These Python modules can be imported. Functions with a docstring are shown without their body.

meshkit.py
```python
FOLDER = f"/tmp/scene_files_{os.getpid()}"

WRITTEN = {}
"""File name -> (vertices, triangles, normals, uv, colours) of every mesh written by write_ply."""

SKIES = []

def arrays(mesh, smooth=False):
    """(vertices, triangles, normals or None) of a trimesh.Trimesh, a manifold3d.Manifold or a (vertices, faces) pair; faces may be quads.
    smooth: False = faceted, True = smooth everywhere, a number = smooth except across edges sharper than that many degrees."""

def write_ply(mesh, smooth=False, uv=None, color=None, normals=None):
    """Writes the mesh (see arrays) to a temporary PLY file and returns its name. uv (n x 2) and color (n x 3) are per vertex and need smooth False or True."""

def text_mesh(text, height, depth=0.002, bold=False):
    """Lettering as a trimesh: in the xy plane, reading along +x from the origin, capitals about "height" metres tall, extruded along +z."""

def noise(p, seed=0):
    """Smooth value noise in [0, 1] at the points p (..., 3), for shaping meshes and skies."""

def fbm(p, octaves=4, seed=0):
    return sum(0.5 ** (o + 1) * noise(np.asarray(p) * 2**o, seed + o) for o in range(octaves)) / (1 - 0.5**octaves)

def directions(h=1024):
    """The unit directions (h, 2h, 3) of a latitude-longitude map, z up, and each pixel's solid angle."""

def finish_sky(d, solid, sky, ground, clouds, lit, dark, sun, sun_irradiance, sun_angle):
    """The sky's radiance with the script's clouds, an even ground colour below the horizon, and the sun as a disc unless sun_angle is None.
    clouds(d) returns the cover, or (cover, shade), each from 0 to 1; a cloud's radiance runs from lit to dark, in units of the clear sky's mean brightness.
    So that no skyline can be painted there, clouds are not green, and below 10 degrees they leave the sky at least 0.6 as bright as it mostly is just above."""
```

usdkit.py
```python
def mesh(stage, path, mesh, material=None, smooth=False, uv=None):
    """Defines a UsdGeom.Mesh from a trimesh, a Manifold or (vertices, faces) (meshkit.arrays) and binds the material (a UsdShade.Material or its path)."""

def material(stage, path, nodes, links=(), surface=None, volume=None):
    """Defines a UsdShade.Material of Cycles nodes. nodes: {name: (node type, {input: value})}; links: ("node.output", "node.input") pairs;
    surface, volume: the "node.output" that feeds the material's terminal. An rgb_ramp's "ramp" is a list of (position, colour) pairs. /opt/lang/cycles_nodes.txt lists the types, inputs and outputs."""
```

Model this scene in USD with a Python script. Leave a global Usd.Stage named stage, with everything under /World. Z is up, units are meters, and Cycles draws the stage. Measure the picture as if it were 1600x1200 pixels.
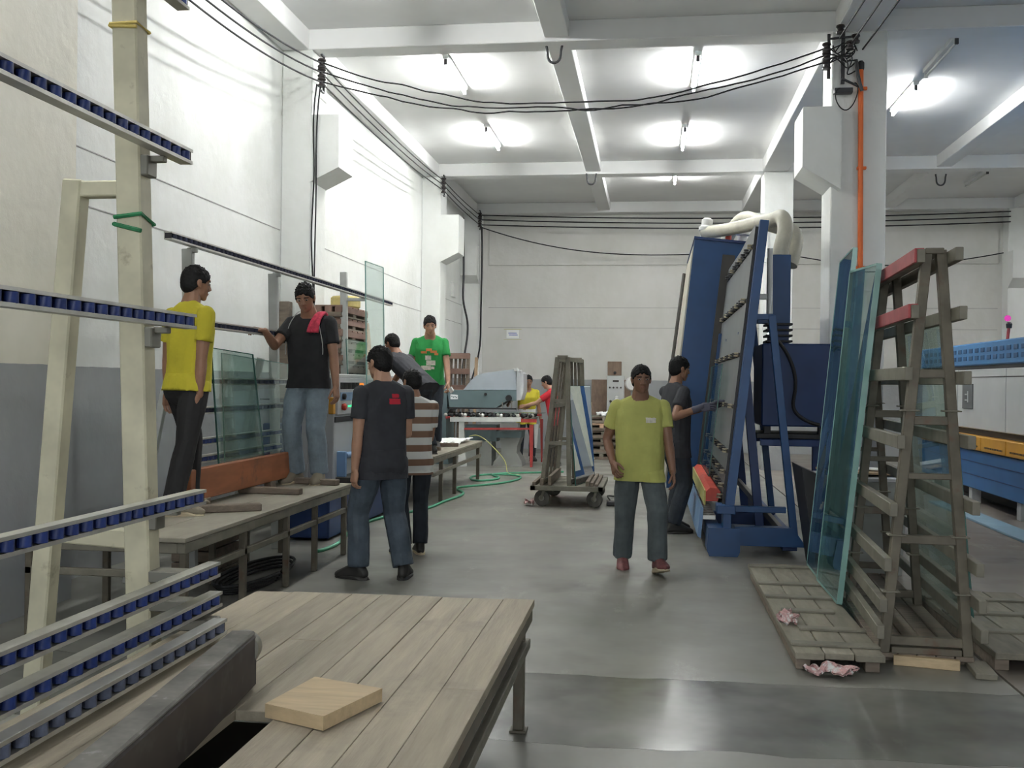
import math, random
import numpy as np, trimesh, manifold3d, meshkit, usdkit
from scipy.spatial import ConvexHull
from pxr import Usd, UsdGeom, UsdShade, UsdLux, Gf, Sdf, Vt

stage = Usd.Stage.CreateInMemory()
UsdGeom.SetStageUpAxis(stage, 'Z'); UsdGeom.SetStageMetersPerUnit(stage, 1.0)
UsdGeom.Xform.Define(stage, '/World'); UsdGeom.Scope.Define(stage, '/World/Looks')
random.seed(7); RNG = np.random.default_rng(7)

# ------------------------------------------------------------------ camera, light levels, exposure
EYE = 1.42; FPX = 1600.0; PSI = math.atan(218 / FPX); TH = -0.0016; ROLL = 0.012
EXPOSURE = 2.95
TUBE = 40.0                     # radiance of a lit fluorescent tube
_F = np.array([-math.sin(PSI)*math.cos(TH), math.cos(PSI)*math.cos(TH), math.sin(TH)])
_R0 = np.array([math.cos(PSI), math.sin(PSI), 0.0]); _U0 = np.cross(_R0, _F)
_R = _R0*math.cos(ROLL) + _U0*math.sin(ROLL); _U = _U0*math.cos(ROLL) - _R0*math.sin(ROLL)
EYEPT = np.array([0, 0, EYE])
cam = UsdGeom.Camera.Define(stage, '/World/camera')
cam.CreateFocalLengthAttr(36.0); cam.CreateHorizontalApertureAttr(36.0); cam.CreateVerticalApertureAttr(27.0)
cam.CreateClippingRangeAttr(Gf.Vec2f(0.05, 200)); cam.CreateExposureAttr(EXPOSURE)
_m = Gf.Matrix4d(*_R, 0, *_U, 0, *(-_F), 0, *EYEPT, 1)
cam.AddTransformOp().Set(_m)

# overcast daylight, which comes in through the open loading door behind the camera
SKY = 0.15
sky = UsdLux.DomeLight.Define(stage, '/World/sky'); sky.CreateColorAttr(Gf.Vec3f(.90, .96, 1.0)); sky.CreateIntensityAttr(SKY)

def P(px, py, x=None, y=None, z=None):
    """The point that the photograph's pixel (1600 x 1200) shows on the plane x, y or z = constant."""
    d = _F + _R*(px-800)/FPX - _U*(py-600)/FPX
    t = (x/d[0]) if x is not None else (y/d[1]) if y is not None else (z-EYE)/d[2]
    return EYEPT + t*d

# ------------------------------------------------------------------ materials
LOOK = {}
def mat(name, nodes, links, surface):
    LOOK[name] = usdkit.material(stage, '/World/Looks/' + name, nodes, links, surface=surface)
    return LOOK[name]

def M(name, col, rough=.5, metal=0, var=.12, scale=3.0, bump=0, bscale=60, spec=.5, squash=(1, 1, 1), rnd=0.0, detail=4, roughvar=0.0, dust=None):
    """A principled surface whose colour and roughness wander with noise; rnd varies it from object to object."""
    c = np.array(col, float)
    n = {'g': ('geometry', {}), 'mp': ('mapping', {'scale': squash}),
         'n': ('noise_texture', {'scale': scale, 'detail': detail, 'roughness': .6}),
         'r': ('rgb_ramp', {'ramp': [(.3, c*(1-var)), (.7, np.minimum(c*(1+var), 1))]}),
         'p': ('principled_bsdf', {'roughness': rough, 'metallic': metal, 'specular_ior_level': spec})}
    l = [('g.position', 'mp.vector'), ('mp.vector', 'n.vector'), ('n.fac', 'r.fac')]
    src = 'r.color'
    if dust is not None:
        n['dn'] = ('noise_texture', {'scale': dust[1], 'detail': 6, 'roughness': .65}); l.append(('g.position', 'dn.vector'))
        n['dr'] = ('rgb_ramp', {'ramp': [(dust[2], (0, 0, 0)), (dust[3], (1, 1, 1))]}); l.append(('dn.fac', 'dr.fac'))
        n['dm'] = ('mix', {'color2': dust[0]}); l += [('dr.color', 'dm.fac'), (src, 'dm.color1')]; src = 'dm.color'
    if rnd:
        n['oi'] = ('object_info', {}); n['mr'] = ('map_range', {'from_min': 0, 'from_max': 1, 'to_min': 1-rnd, 'to_max': 1+rnd})
        n['hv'] = ('hsv', {}); l += [('oi.random', 'mr.value'), ('mr.result', 'hv.value'), (src, 'hv.color')]; src = 'hv.color'
    l.append((src, 'p.base_color'))
    if roughvar:
        n['rm'] = ('map_range', {'from_min': .3, 'from_max': .7, 'to_min': max(rough-roughvar, .03), 'to_max': min(rough+roughvar, 1)})
        n['n2'] = ('noise_texture', {'scale': scale*.7, 'detail': 3}); l += [('g.position', 'n2.vector'), ('n2.fac', 'rm.value'), ('rm.result', 'p.roughness')]
    if bump:
        n['bn'] = ('noise_texture', {'scale': bscale, 'detail': 3}); n['b'] = ('bump', {'strength': bump, 'distance': .01})
        l += [('mp.vector', 'bn.vector'), ('bn.fac', 'b.height'), ('b.normal', 'p.normal')]
    return mat(name, n, l, 'p.BSDF')

def emit(name, col, strength):
    return mat(name, {'e': ('emission', {'color': col, 'strength': strength})}, [], 'e.emission')

def glass(name, tint, base=.05, edge=.75, haze=0.0, hazecol=(.5, .6, .6), hscale=2.0):
    """A pane: tinted see-through, glossier at a slant; haze mixes in the dust and film on it."""
    n = {'lw': ('layer_weight', {'blend': .5}), 'pw': ('math', {'math_type': 'power', 'value2': 3.0}),
         'sc': ('math', {'math_type': 'multiply_add', 'value2': edge, 'value3': base}),
         't': ('transparent_bsdf', {'color': tint}), 'g': ('glossy_bsdf', {'color': (.95, 1, 1), 'roughness': .02}), 'mx': ('mix_closure', {})}
    l = [('lw.facing', 'pw.value1'), ('pw.value', 'sc.value1'), ('sc.value', 'mx.fac'), ('t.BSDF', 'mx.closure1'), ('g.BSDF', 'mx.closure2')]
    out = 'mx.closure'
    if haze:
        n |= {'ge': ('geometry', {}), 'mp': ('mapping', {'scale': (1, 1, .35)}), 'no': ('noise_texture', {'scale': hscale, 'detail': 5}),
              'ra': ('map_range', {'from_min': .35, 'from_max': .7, 'to_min': haze*.4, 'to_max': haze*1.4}),
              'd': ('diffuse_bsdf', {'color': hazecol}), 'm2': ('mix_closure', {})}
        l += [('ge.position', 'mp.vector'), ('mp.vector', 'no.vector'), ('no.fac', 'ra.value'), ('ra.result', 'm2.fac'), (out, 'm2.closure1'), ('d.BSDF', 'm2.closure2')]
        out = 'm2.closure'
    return mat(name, n, l, out)

def wall_look(name, lower, upper, rough=.45, split=1.495):
    n = {'g': ('geometry', {}), 's': ('separate_xyz', {}), 'wn': ('noise_texture', {'scale': 6, 'detail': 2}),
         'wz': ('math', {'math_type': 'multiply_add', 'value2': .012, 'value3': 0}), 'st': ('math', {'math_type': 'greater_than', 'value2': split + .006}),
         'n': ('noise_texture', {'scale': 1.3, 'detail': 5, 'roughness': .65}), 'mp': ('mapping', {'scale': (.9, .9, .6)}),
         'r': ('rgb_ramp', {'ramp': [(.3, (.86, .865, .83)), (.6, (1, 1, 1))]}),
         'mx': ('mix', {'color1': lower, 'color2': upper}), 'mu': ('mix', {'mix_type': 'multiply', 'fac': .8}),
         'bn': ('noise_texture', {'scale': 9, 'detail': 4}), 'b': ('bump', {'strength': .25, 'distance': .02}),
         'p': ('principled_bsdf', {'roughness': rough, 'specular_ior_level': .4})}
    l = [('g.position', 's.vector'), ('g.position', 'wn.vector'), ('wn.fac', 'wz.value1'), ('s.z', 'wz.value3'), ('wz.value', 'st.value1'), ('st.value', 'mx.fac'),
         ('g.position', 'mp.vector'), ('mp.vector', 'n.vector'), ('n.fac', 'r.fac'), ('mx.color', 'mu.color1'), ('r.color', 'mu.color2'), ('mu.color', 'p.base_color'),
         ('g.position', 'bn.vector'), ('bn.fac', 'b.height'), ('b.normal', 'p.normal')]
    return mat(name, n, l, 'p.BSDF')

def floor_look(name, a, b, rough, spread, scale=.55, stain=(.55, .53, .48)):
    n = {'g': ('geometry', {}), 'n': ('noise_texture', {'scale': scale, 'detail': 6, 'roughness': .62}), 'r': ('rgb_ramp', {'ramp': [(.33, a), (.68, b)]}),
         'mp': ('mapping', {'scale': (1, .35, 1)}), 'n3': ('noise_texture', {'scale': 1.6, 'detail': 7, 'roughness': .7}), 'r3': ('rgb_ramp', {'ramp': [(.57, (0, 0, 0)), (.75, (.55, .55, .55))]}),
         'mx': ('mix', {'color2': stain}), 'n2': ('noise_texture', {'scale': 1.1, 'detail': 4}),
         'rm': ('map_range', {'from_min': .3, 'from_max': .7, 'to_min': rough-spread, 'to_max': rough+spread}),
         'bn': ('noise_texture', {'scale': 4, 'detail': 5}), 'b': ('bump', {'strength': .12, 'distance': .01}),
         'p': ('principled_bsdf', {'specular_ior_level': .5})}
    l = [('g.position', 'n.vector'), ('n.fac', 'r.fac'), ('g.position', 'mp.vector'), ('mp.vector', 'n3.vector'), ('n3.fac', 'r3.fac'), ('r3.color', 'mx.fac'), ('r.color', 'mx.color1'),
         ('mx.color', 'p.base_color'), ('g.position', 'n2.vector'), ('n2.fac', 'rm.value'), ('rm.result', 'p.roughness'), ('g.position', 'bn.vector'), ('bn.fac', 'b.height'), ('b.normal', 'p.normal')]
    return mat(name, n, l, 'p.BSDF')

GREYP, WHITEP = (.33, .34, .35), (.78, .79, .77)
wall_look('wall_paint', GREYP, WHITEP)
wall_look('cream_wall_paint', GREYP, (.76, .73, .63)); wall_look('back_wall_paint', GREYP, (.64, .63, .60))
M('ceiling_paint', (.78, .78, .77), .7, var=.04, scale=1.2)
floor_look('dusty_concrete', (.145, .142, .124), (.225, .218, .192), .42, .14, scale=.9)
floor_look('polished_concrete', (.105, .104, .092), (.165, .161, .142), .25, .10, scale=1.1, stain=(.3, .3, .28))
floor_look('brown_concrete', (.16, .14, .12), (.24, .21, .18), .4, .14)
M('joint_mortar', (.20, .195, .18), .8)
M('groove_dark', (.42, .41, .40), .8)
M('cream_steel', (.60, .56, .41), .45, var=.16, scale=5, dust=((.25, .20, .12), 9, .62, .8))
M('grey_steel', (.42, .43, .41), .42, var=.1, scale=6)
M('alu_rail', (.56, .55, .51), .38, .55, var=.12, scale=8)
M('roller_blue', (.022, .045, .19), .42, var=.3, scale=20, dust=((.16, .17, .22), 14, .6, .85))
M('roller_dark', (.012, .015, .05), .5, var=.4, scale=30)
M('roller_dusty', (.12, .14, .21), .6, var=.3, scale=20)
M('channel_dark', (.02, .018, .025), .6)
M('bracket_steel', (.25, .24, .21), .45, .5, var=.2)
M('plank_wood', (.35, .30, .225), .68, var=.16, scale=3.0, squash=(9, .8, 9), bump=.12, bscale=16, rnd=.1, dust=((.22, .19, .15), 2.2, .60, .78))
M('platform_wood', (.27, .245, .195), .7, var=.14, scale=2.5, squash=(3, 1, 3), rnd=.06, dust=((.22, .2, .17), 2.0, .6, .8))
M('batten_wood', (.19, .15, .115), .75, var=.25, scale=5, squash=(1, 6, 6), rnd=.15, bump=.1)
M('fresh_wood', (.52, .39, .235), .62, var=.14, scale=4, squash=(1.2, 9, 9), bump=.08)
M('dark_board_side', (.055, .043, .038), .6, var=.35, scale=3, dust=((.11, .10, .09), 5, .58, .8))
M('dark_board_top', (.17, .16, .145), .8, var=.35, scale=9, dust=((.36, .35, .33), 18, .62, .75))
M('orange_board', (.33, .115, .045), .55, var=.3, scale=4, squash=(1, .4, 2), dust=((.12, .07, .05), 4, .58, .75))
M('pallet_grey', (.22, .20, .155), .75, var=.18, scale=4, squash=(5, 1, 5), rnd=.12, dust=((.2, .19, .17), 3, .58, .75))
M('pallet_brown', (.25, .155, .12), .75, var=.2, scale=4, rnd=.14)
M('pallet_pale', (.55, .36, .24), .7, var=.15, scale=4, rnd=.1)
M('rack_steel', (.13, .112, .082), .55, .15, var=.25, scale=7, dust=((.13, .07, .045), 6, .58, .75))
M('rack_rail', (.185, .17, .132), .6, .1, var=.2, scale=7)
M('rail_red', (.34, .05, .055), .55, var=.2, scale=8)
M('machine_blue', (.005, .052, .165), .42, var=.1, scale=4)
M('machine_blue_deep', (.010, .035, .13), .45, var=.12, scale=4)
M('panel_grey', (.125, .132, .132), .5, var=.08, scale=3)
M('roller_rubber', (.018, .017, .02), .5)
M('roller_metal', (.32, .28, .20), .5, .4)
M('slot_dark', (.05, .045, .04), .5, var=.2)
M('hose_cream', (.46, .44, .36), .5, var=.1, scale=8)
M('white_plastic', (.68, .68, .66), .4, var=.05)
M('belt_red', (.55, .055, .03), .5, var=.2, scale=6)
M('light_blue', (.17, .30, .50), .45, var=.1)
M('strip_blue', (.22, .36, .45), .5, var=.1)
M('furnace_blue', (.03, .15, .34), .42, var=.08)
M('furnace_blue_deep', (.02, .11, .28), .5, var=.1)
M('furnace_white', (.50, .51, .50), .45, var=.05)
M('furnace_yellow', (.55, .27, .025), .5, var=.12)
M('vent_dark', (.02, .07, .16), .6)
M('black_part', (.014, .014, .016), .5)
M('drill_teal', (.115, .165, .175), .48, var=.08)
M('drill_pale', (.36, .40, .44), .45, var=.05)
M('machine_grey', (.42, .43, .44), .45, var=.06)
M('panel_blue', (.19, .29, .43), .5)
M('red_paint', (.40, .045, .04), .5, var=.2, scale=9)
M('white_paint', (.58, .59, .57), .5, var=.1, scale=9)
M('cable_black', (.02, .02, .022), .6)
M('insulator_brown', (.035, .028, .028), .35)
M('conduit_orange', (.85, .17, .03), .42, var=.06)
M('hook_steel', (.08, .08, .085), .5, .4)
M('tube_off', (.55, .56, .54), .3)
M('fixture_white', (.7, .71, .7), .45)
emit('tube_light', (.97, .99, .975), TUBE)
emit('led_green', (.05, 1.0, .30), .25); emit('lcd_orange', (1.0, .30, .05), .12); emit('lamp_magenta', (1.0, .10, .62), .09); emit('led_white', (.8, 1, .95), .3)
M('paper', (.82, .83, .82), .7, var=.03)
M('ink_blue', (.2, .24, .5), .7)
M('strap_green', (.02, .20, .075), .6, var=.25, scale=30)
M('strap_yellow', (.60, .46, .13), .6)
M('hose_green', (.06, .30, .17), .5, var=.2)
M('hose_yellow', (.45, .42, .14), .5)
M('rag_pink', (.60, .36, .35), .85, var=.3, scale=30, dust=((.72, .70, .68), 26, .5, .6))
M('rag_white', (.78, .79, .78), .85, var=.06)
M('barrel_grey', (.30, .31, .29), .6, var=.1)
M('cardboard', (.40, .28, .18), .8, var=.1)
M('yellow_roll', (.62, .52, .20), .6, var=.15, scale=12)
M('wheel_rubber', (.085, .08, .068), .6, var=.2, scale=12)
M('wood_panel', (.20, .135, .095), .7, var=.2, scale=3, squash=(6, 6, 1))
M('mirror_silver', (.80, .90, .98), .015, 1.0, var=.02)
glass('glass_clear', (.90, .955, .94), .05, .5, haze=.04, hazecol=(.5, .6, .57)); glass('glass_feed', (.88, .94, .93), .05, .22)
glass('glass_pale', (.90, .96, .945), .06, .4, haze=.05, hazecol=(.6, .68, .66))
glass('glass_teal', (.50, .66, .68), .12, .8, haze=.22, hazecol=(.10, .24, .24), hscale=5)
glass('glass_deep', (.40, .52, .66), .12, .8, haze=.22, hazecol=(.05, .13, .22), hscale=6)
glass('glass_green', (.84, .92, .89), .06, .5, haze=.05, hazecol=(.4, .52, .48))
M('glass_edge', (.04, .12, .10), .2, var=.15)
M('glass_edge_pale', (.24, .42, .38), .2, var=.15)
# people
M('skin', (.30, .155, .095), .5, var=.08, scale=12); M('skin_light', (.42, .235, .155), .5, var=.08, scale=12); M('skin_dark', (.21, .105, .065), .5, var=.08, scale=12)
M('lips', (.22, .085, .065), .5); M('eye_white', (.30, .27, .24), .35); M('iris', (.012, .009, .008), .3); M('hair', (.007, .0065, .007), .65, var=.3, scale=60, spec=.25)
M('cloth_yellow', (.53, .46, .03), .85, var=.08, scale=8, bump=.55, bscale=13); M('cloth_lime', (.42, .42, .12), .85, var=.08, scale=8, bump=.55, bscale=13); M('cloth_black', (.013, .013, .015), .85, var=.25, scale=8, bump=.55, bscale=13)
M('cloth_charcoal', (.030, .031, .038), .85, var=.2, scale=8, bump=.55, bscale=13); M('cloth_green', (.02, .27, .06), .85, var=.1, scale=8, bump=.55, bscale=13); M('cloth_red', (.55, .02, .035), .85, var=.1, scale=8, bump=.55, bscale=13)
M('jeans_light', (.18, .225, .265), .85, var=.25, scale=7, bump=.55, bscale=13); M('jeans_mid', (.065, .085, .11), .85, var=.3, scale=7, bump=.55, bscale=13); M('jeans_grey', (.085, .10, .105), .85, var=.25, scale=7, bump=.55, bscale=13)
M('jeans_dark', (.022, .028, .038), .85, var=.3, scale=7, bump=.55, bscale=13); M('trouser_black', (.014, .013, .014), .8, var=.2, bump=.55, bscale=13)
M('shoe_dark', (.03, .028, .026), .6, var=.2); M('shoe_canvas', (.22, .19, .14), .8, var=.2); M('sole_pale', (.46, .38, .26), .7); M('shoe_red', (.17, .055, .055), .6, var=.3, scale=25)
M('glove_grey', (.10, .10, .14), .85, var=.2); M('print_red', (.50, .02, .04), .8); M('print_pale', (.60, .57, .50), .8, var=.2, scale=40); M('print_orange', (.62, .22, .07), .8); M('piping_grey', (.34, .34, .33), .8)
M('towel_red', (.52, .045, .085), .9, var=.35, scale=26)
mat('cloth_stripes', {'g': ('texture_coordinate', {}), 's': ('separate_xyz', {}), 'm': ('math', {'math_type': 'multiply_add', 'value2': 1/.1135, 'value3': .52}), 'f': ('math', {'math_type': 'fraction'}),
    'c': ('math', {'math_type': 'greater_than', 'value2': .47}), 'mx': ('mix', {'color1': (.20, .115, .075), 'color2': (.60, .60, .58)}), 'p': ('principled_bsdf', {'roughness': .85})},
    [('g.object', 's.vector'), ('s.z', 'm.value1'), ('m.value', 'f.value1'), ('f.value', 'c.value1'), ('c.value', 'mx.fac'), ('mx.color', 'p.base_color')], 'p.BSDF')

# ------------------------------------------------------------------ shapes
A = lambda *v: np.array(v, float)
def tm(v, f): return trimesh.Trimesh(np.asarray(v, float), np.asarray(f, int), process=False)
def hull(pts):
    pts = np.asarray(pts, float); h = ConvexHull(pts)
    c = pts[h.vertices].mean(0); f = h.simplices.copy()
    n = np.cross(pts[f[:, 1]]-pts[f[:, 0]], pts[f[:, 2]]-pts[f[:, 0]]); flip = ((pts[f[:, 0]]-c)*n).sum(1) < 0
    f[flip] = f[flip][:, ::-1]
    u, inv = np.unique(f, return_inverse=True)
    return tm(pts[u], inv.reshape(f.shape))
_BOXES = {}
def _chamfer(sx, sy, sz, b):
    key = (round(sx, 5), round(sy, 5), round(sz, 5), round(b, 5))
    if key not in _BOXES:
        b = min(b, .45*min(sx, sy, sz)); h = A(sx, sy, sz)/2; p = []
        for i in range(3):
            for s in np.ndindex(2, 2, 2):
                q = (np.array(s)*2-1)*(h-b); q[i] = (s[i]*2-1)*h[i]; p.append(q)
        _BOXES[key] = hull(p)
    return _BOXES[key]
def box(x0, x1, y0, y1, z0, z1, b=.004):
    x0, x1 = sorted((x0, x1)); y0, y1 = sorted((y0, y1)); z0, z1 = sorted((z0, z1))
    m = (_chamfer(x1-x0, y1-y0, z1-z0, b) if b else trimesh.creation.box([x1-x0, y1-y0, z1-z0])).copy()
    m.apply_translation([(x0+x1)/2, (y0+y1)/2, (z0+z1)/2]); return m
def unit(v): v = np.asarray(v, float); return v/max(np.linalg.norm(v), 1e-12)
def frame(d, up=(0, 0, 1)):
    d = unit(d); up = np.asarray(up, float)
    if abs(d @ unit(up)) > .99: up = A(0, 1, 0) if abs(d[1]) < .9 else A(1, 0, 0)
    s = unit(np.cross(up, d)); return s, d, np.cross(d, s)     # side, along, up
def bar(p, q, w, h, up=(0, 0, 1), b=.003):
    """A straight bar from p to q, w wide sideways and h high."""
    p, q = np.asarray(p, float), np.asarray(q, float); L = np.linalg.norm(q-p); s, d, u = frame(q-p, up)
    m = _chamfer(w, L, h, b).copy(); T = np.eye(4); T[:3, 0], T[:3, 1], T[:3, 2], T[:3, 3] = s, d, u, (p+q)/2
    m.apply_transform(T); return m
def rod(p, q, r, n=12, r2=None):
    return tube([p, q], [r, r if r2 is None else r2], n)
def tube(path, r, n=8):
    path = np.asarray(path, float); k = len(path); r = np.broadcast_to(r, k)
    t = np.gradient(path, axis=0); t /= np.linalg.norm(t, axis=1, keepdims=True)+1e-12
    s, _, _ = frame(t[0]); a = np.linspace(0, 2*np.pi, n, endpoint=False); V = []
    for i in range(k):
        s = unit(s - t[i]*(s @ t[i])); u = np.cross(t[i], s)
        V.append(path[i] + r[i]*(np.cos(a)[:, None]*s + np.sin(a)[:, None]*u))
    V = np.vstack(V + [path[:1], path[-1:]]); F = []
    j = np.arange(n); jn = (j+1) % n
    for i in range(k-1):
        F += [np.stack([i*n+j, i*n+jn, (i+1)*n+jn], 1), np.stack([i*n+j, (i+1)*n+jn, (i+1)*n+j], 1)]
    F += [np.stack([np.full(n, k*n), jn, j], 1), np.stack([np.full(n, k*n+1), (k-1)*n+j, (k-1)*n+jn], 1)]
    return tm(V, np.vstack(F))
def lathe(profile, at=(0, 0, 0), axis=(0, 0, 1), n=20):
    """profile: (radius, height) pairs turned about the axis through at."""
    pr = np.asarray(profile, float); a = np.linspace(0, 2*np.pi, n, endpoint=False); s, d, u = frame(axis)
    V = np.vstack([np.asarray(at)+d*h + r*(np.cos(a)[:, None]*s+np.sin(a)[:, None]*u) for r, h in pr]+[np.asarray(at)+d*pr[0, 1], np.asarray(at)+d*pr[-1, 1]])
    k, j = len(pr), np.arange(n); jn = (j+1) % n; F = []
    for i in range(k-1): F += [np.stack([i*n+j, (i+1)*n+j, (i+1)*n+jn], 1), np.stack([i*n+j, (i+1)*n+jn, i*n+jn], 1)]
    F += [np.stack([np.full(n, k*n), j, jn], 1), np.stack([np.full(n, k*n+1), (k-1)*n+jn, (k-1)*n+j], 1)]
    m = tm(V, np.vstack(F)); 
    if m.volume < 0: m.invert()
    return m
def prism(poly, d):
    """A plane polygon (3-D points, convex or not, in order) thickened along the vector d."""
    p = np.asarray(poly, float); d = np.asarray(d, float); c = p-p.mean(0); n = np.linalg.svd(c)[2][2]; s = unit(p[1]-p[0]); u = np.cross(n, s)
    q = np.stack([(p-p[0]) @ s, (p-p[0]) @ u], 1); ar = (q[:, 0]*np.roll(q[:, 1], -1)-np.roll(q[:, 0], -1)*q[:, 1]).sum()
    if ar < 0: p, q = p[::-1], q[::-1]
    f = np.asarray(manifold3d.triangulate([q]), int)
    k = len(p); j = np.arange(k); jn = (j+1) % k
    m = tm(np.vstack([p, p+d]), np.vstack([f[:, ::-1], f+k, np.stack([j, jn, jn+k], 1), np.stack([j, jn+k, j+k], 1)]))
    if m.volume < 0: m.invert()
    return m
def cat(*ms):
    ms = [m for x in ms for m in (x if isinstance(x, (list, tuple)) else [x])]
    return trimesh.util.concatenate(ms) if len(ms) > 1 else ms[0]
def ball(c, r, sub=2, s=(1, 1, 1)):
    m = trimesh.creation.icosphere(sub, 1.0); m.apply_scale(np.asarray(s, float)*r); m.apply_translation(c); return m

# ------------------------------------------------------------------ things, parts, tags
_N = {}
def numbered(parent, name):
    k = _N.get((parent, name), 0); _N[(parent, name)] = k+1
    return f'{parent}/{name}' if k == 0 else f'{parent}/{name}_{k:03d}'
def put(prim, **kw):
    for k, v in kw.items():
        if v: prim.SetCustomDataByKey(k, v)
class Node:
    def __init__(s, path, loc): s.path, s.loc = path, np.asarray(loc, float)
    def part(s, name, mesh, m, label=None, smooth=30, kind=None):
        p = numbered(s.path, name)
        mesh = mesh if isinstance(mesh, trimesh.Trimesh) else cat(mesh)
        x = usdkit.mesh(stage, p, tm(mesh.vertices - s.loc, mesh.faces), LOOK[m], smooth=smooth)
        put(x.GetPrim(), label=label, kind=kind)
        return Node(p, s.loc)
def thing(name, label, cat_, loc, group=None, kind=None):
    p = numbered('/World', name); x = UsdGeom.Xform.Define(stage, p); x.AddTranslateOp().Set(Gf.Vec3d(*map(float, loc)))
    put(x.GetPrim(), label=label, category=cat_, group=group, kind=kind); return Node(p, loc)
def solid(name, mesh, m, label, cat_, group=None, kind=None, smooth=30):
    mesh = mesh if isinstance(mesh, trimesh.Trimesh) else cat(mesh)
    b = mesh.bounds; loc = A((b[0, 0]+b[1, 0])/2, (b[0, 1]+b[1, 1])/2, b[0, 2]); p = numbered('/World', name)
    x = usdkit.mesh(stage, p, tm(mesh.vertices-loc, mesh.faces), LOOK[m], smooth=smooth); x.AddTranslateOp().Set(Gf.Vec3d(*map(float, loc)))
    put(x.GetPrim(), label=label, category=cat_, group=group, kind=kind); return Node(p, loc)
def copy(src, name, loc, label, cat_, group=None, rotz=0):
    p = numbered('/World', name); x = UsdGeom.Xform.Define(stage, p); prim = x.GetPrim()
    prim.GetReferences().AddInternalReference(src.path); prim.SetInstanceable(True)
    x.ClearXformOpOrder(); x.AddTranslateOp().Set(Gf.Vec3d(*map(float, loc)))
    if rotz: x.AddRotateZOp().Set(float(rotz))
    put(prim, label=label, category=cat_, group=group); return Node(p, loc)
def setting(name, mesh, m, label=None, smooth=False):
    mesh = mesh if isinstance(mesh, trimesh.Trimesh) else cat(mesh); p = numbered('/World', name)
    x = usdkit.mesh(stage, p, mesh, LOOK[m], smooth=smooth); put(x.GetPrim(), kind='structure', label=label); return Node(p, (0, 0, 0))
def setting_group(name, label=None):
    p = numbered('/World', name); x = UsdGeom.Xform.Define(stage, p); put(x.GetPrim(), kind='structure', label=label); return Node(p, (0, 0, 0))
# ------------------------------------------------------------------ the room
XL, XCF, YB, ZS, ZB = -4.02, -3.68, 21.8, 5.22, 5.0
XR, YN = 10.0, -4.0
fl = setting_group('floor', 'bare concrete floor cast in four fields with worn joints')
fl.part('subfloor', box(XL-.2, XR+.2, YN-.2, YB+.2, -.3, -.03, 0), 'joint_mortar', smooth=False)
def wavy(p, q, n, amp, seed):
    t = np.linspace(0, 1, n); p, q = A(*p), A(*q); d = unit(q-p); nn = A(-d[1], d[0])
    w = (meshkit.fbm(np.stack([t*n*.35, t*0+seed, t*0], 1), 4)-.5)*2*amp; w[0] = w[-1] = 0
    return [tuple(p+(q-p)*a+nn*b) for a, b in zip(t, w)]
seam = wavy((XL, 4.93), (1.715, 5.02), 60, .05, 3)
def slab(poly, z0, z1): return prism([(x, y, z0) for x, y in poly], (0, 0, z1-z0))
seam2 = wavy((XL, 3.96), (1.715, 4.06), 60, .05, 9)
fl.part('concrete_slab', slab(seam2 + seam[::-1], -.05, 0), 'polished_concrete', 'dark polished concrete strip across the aisle', smooth=False)
fl.part('concrete_slab', slab([(XL, YN), (1.715, YN)] + [(x, y-.002) for x, y in seam2[::-1]], -.05, 0), 'dusty_concrete', 'paler concrete field nearest the camera', smooth=False)
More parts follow.
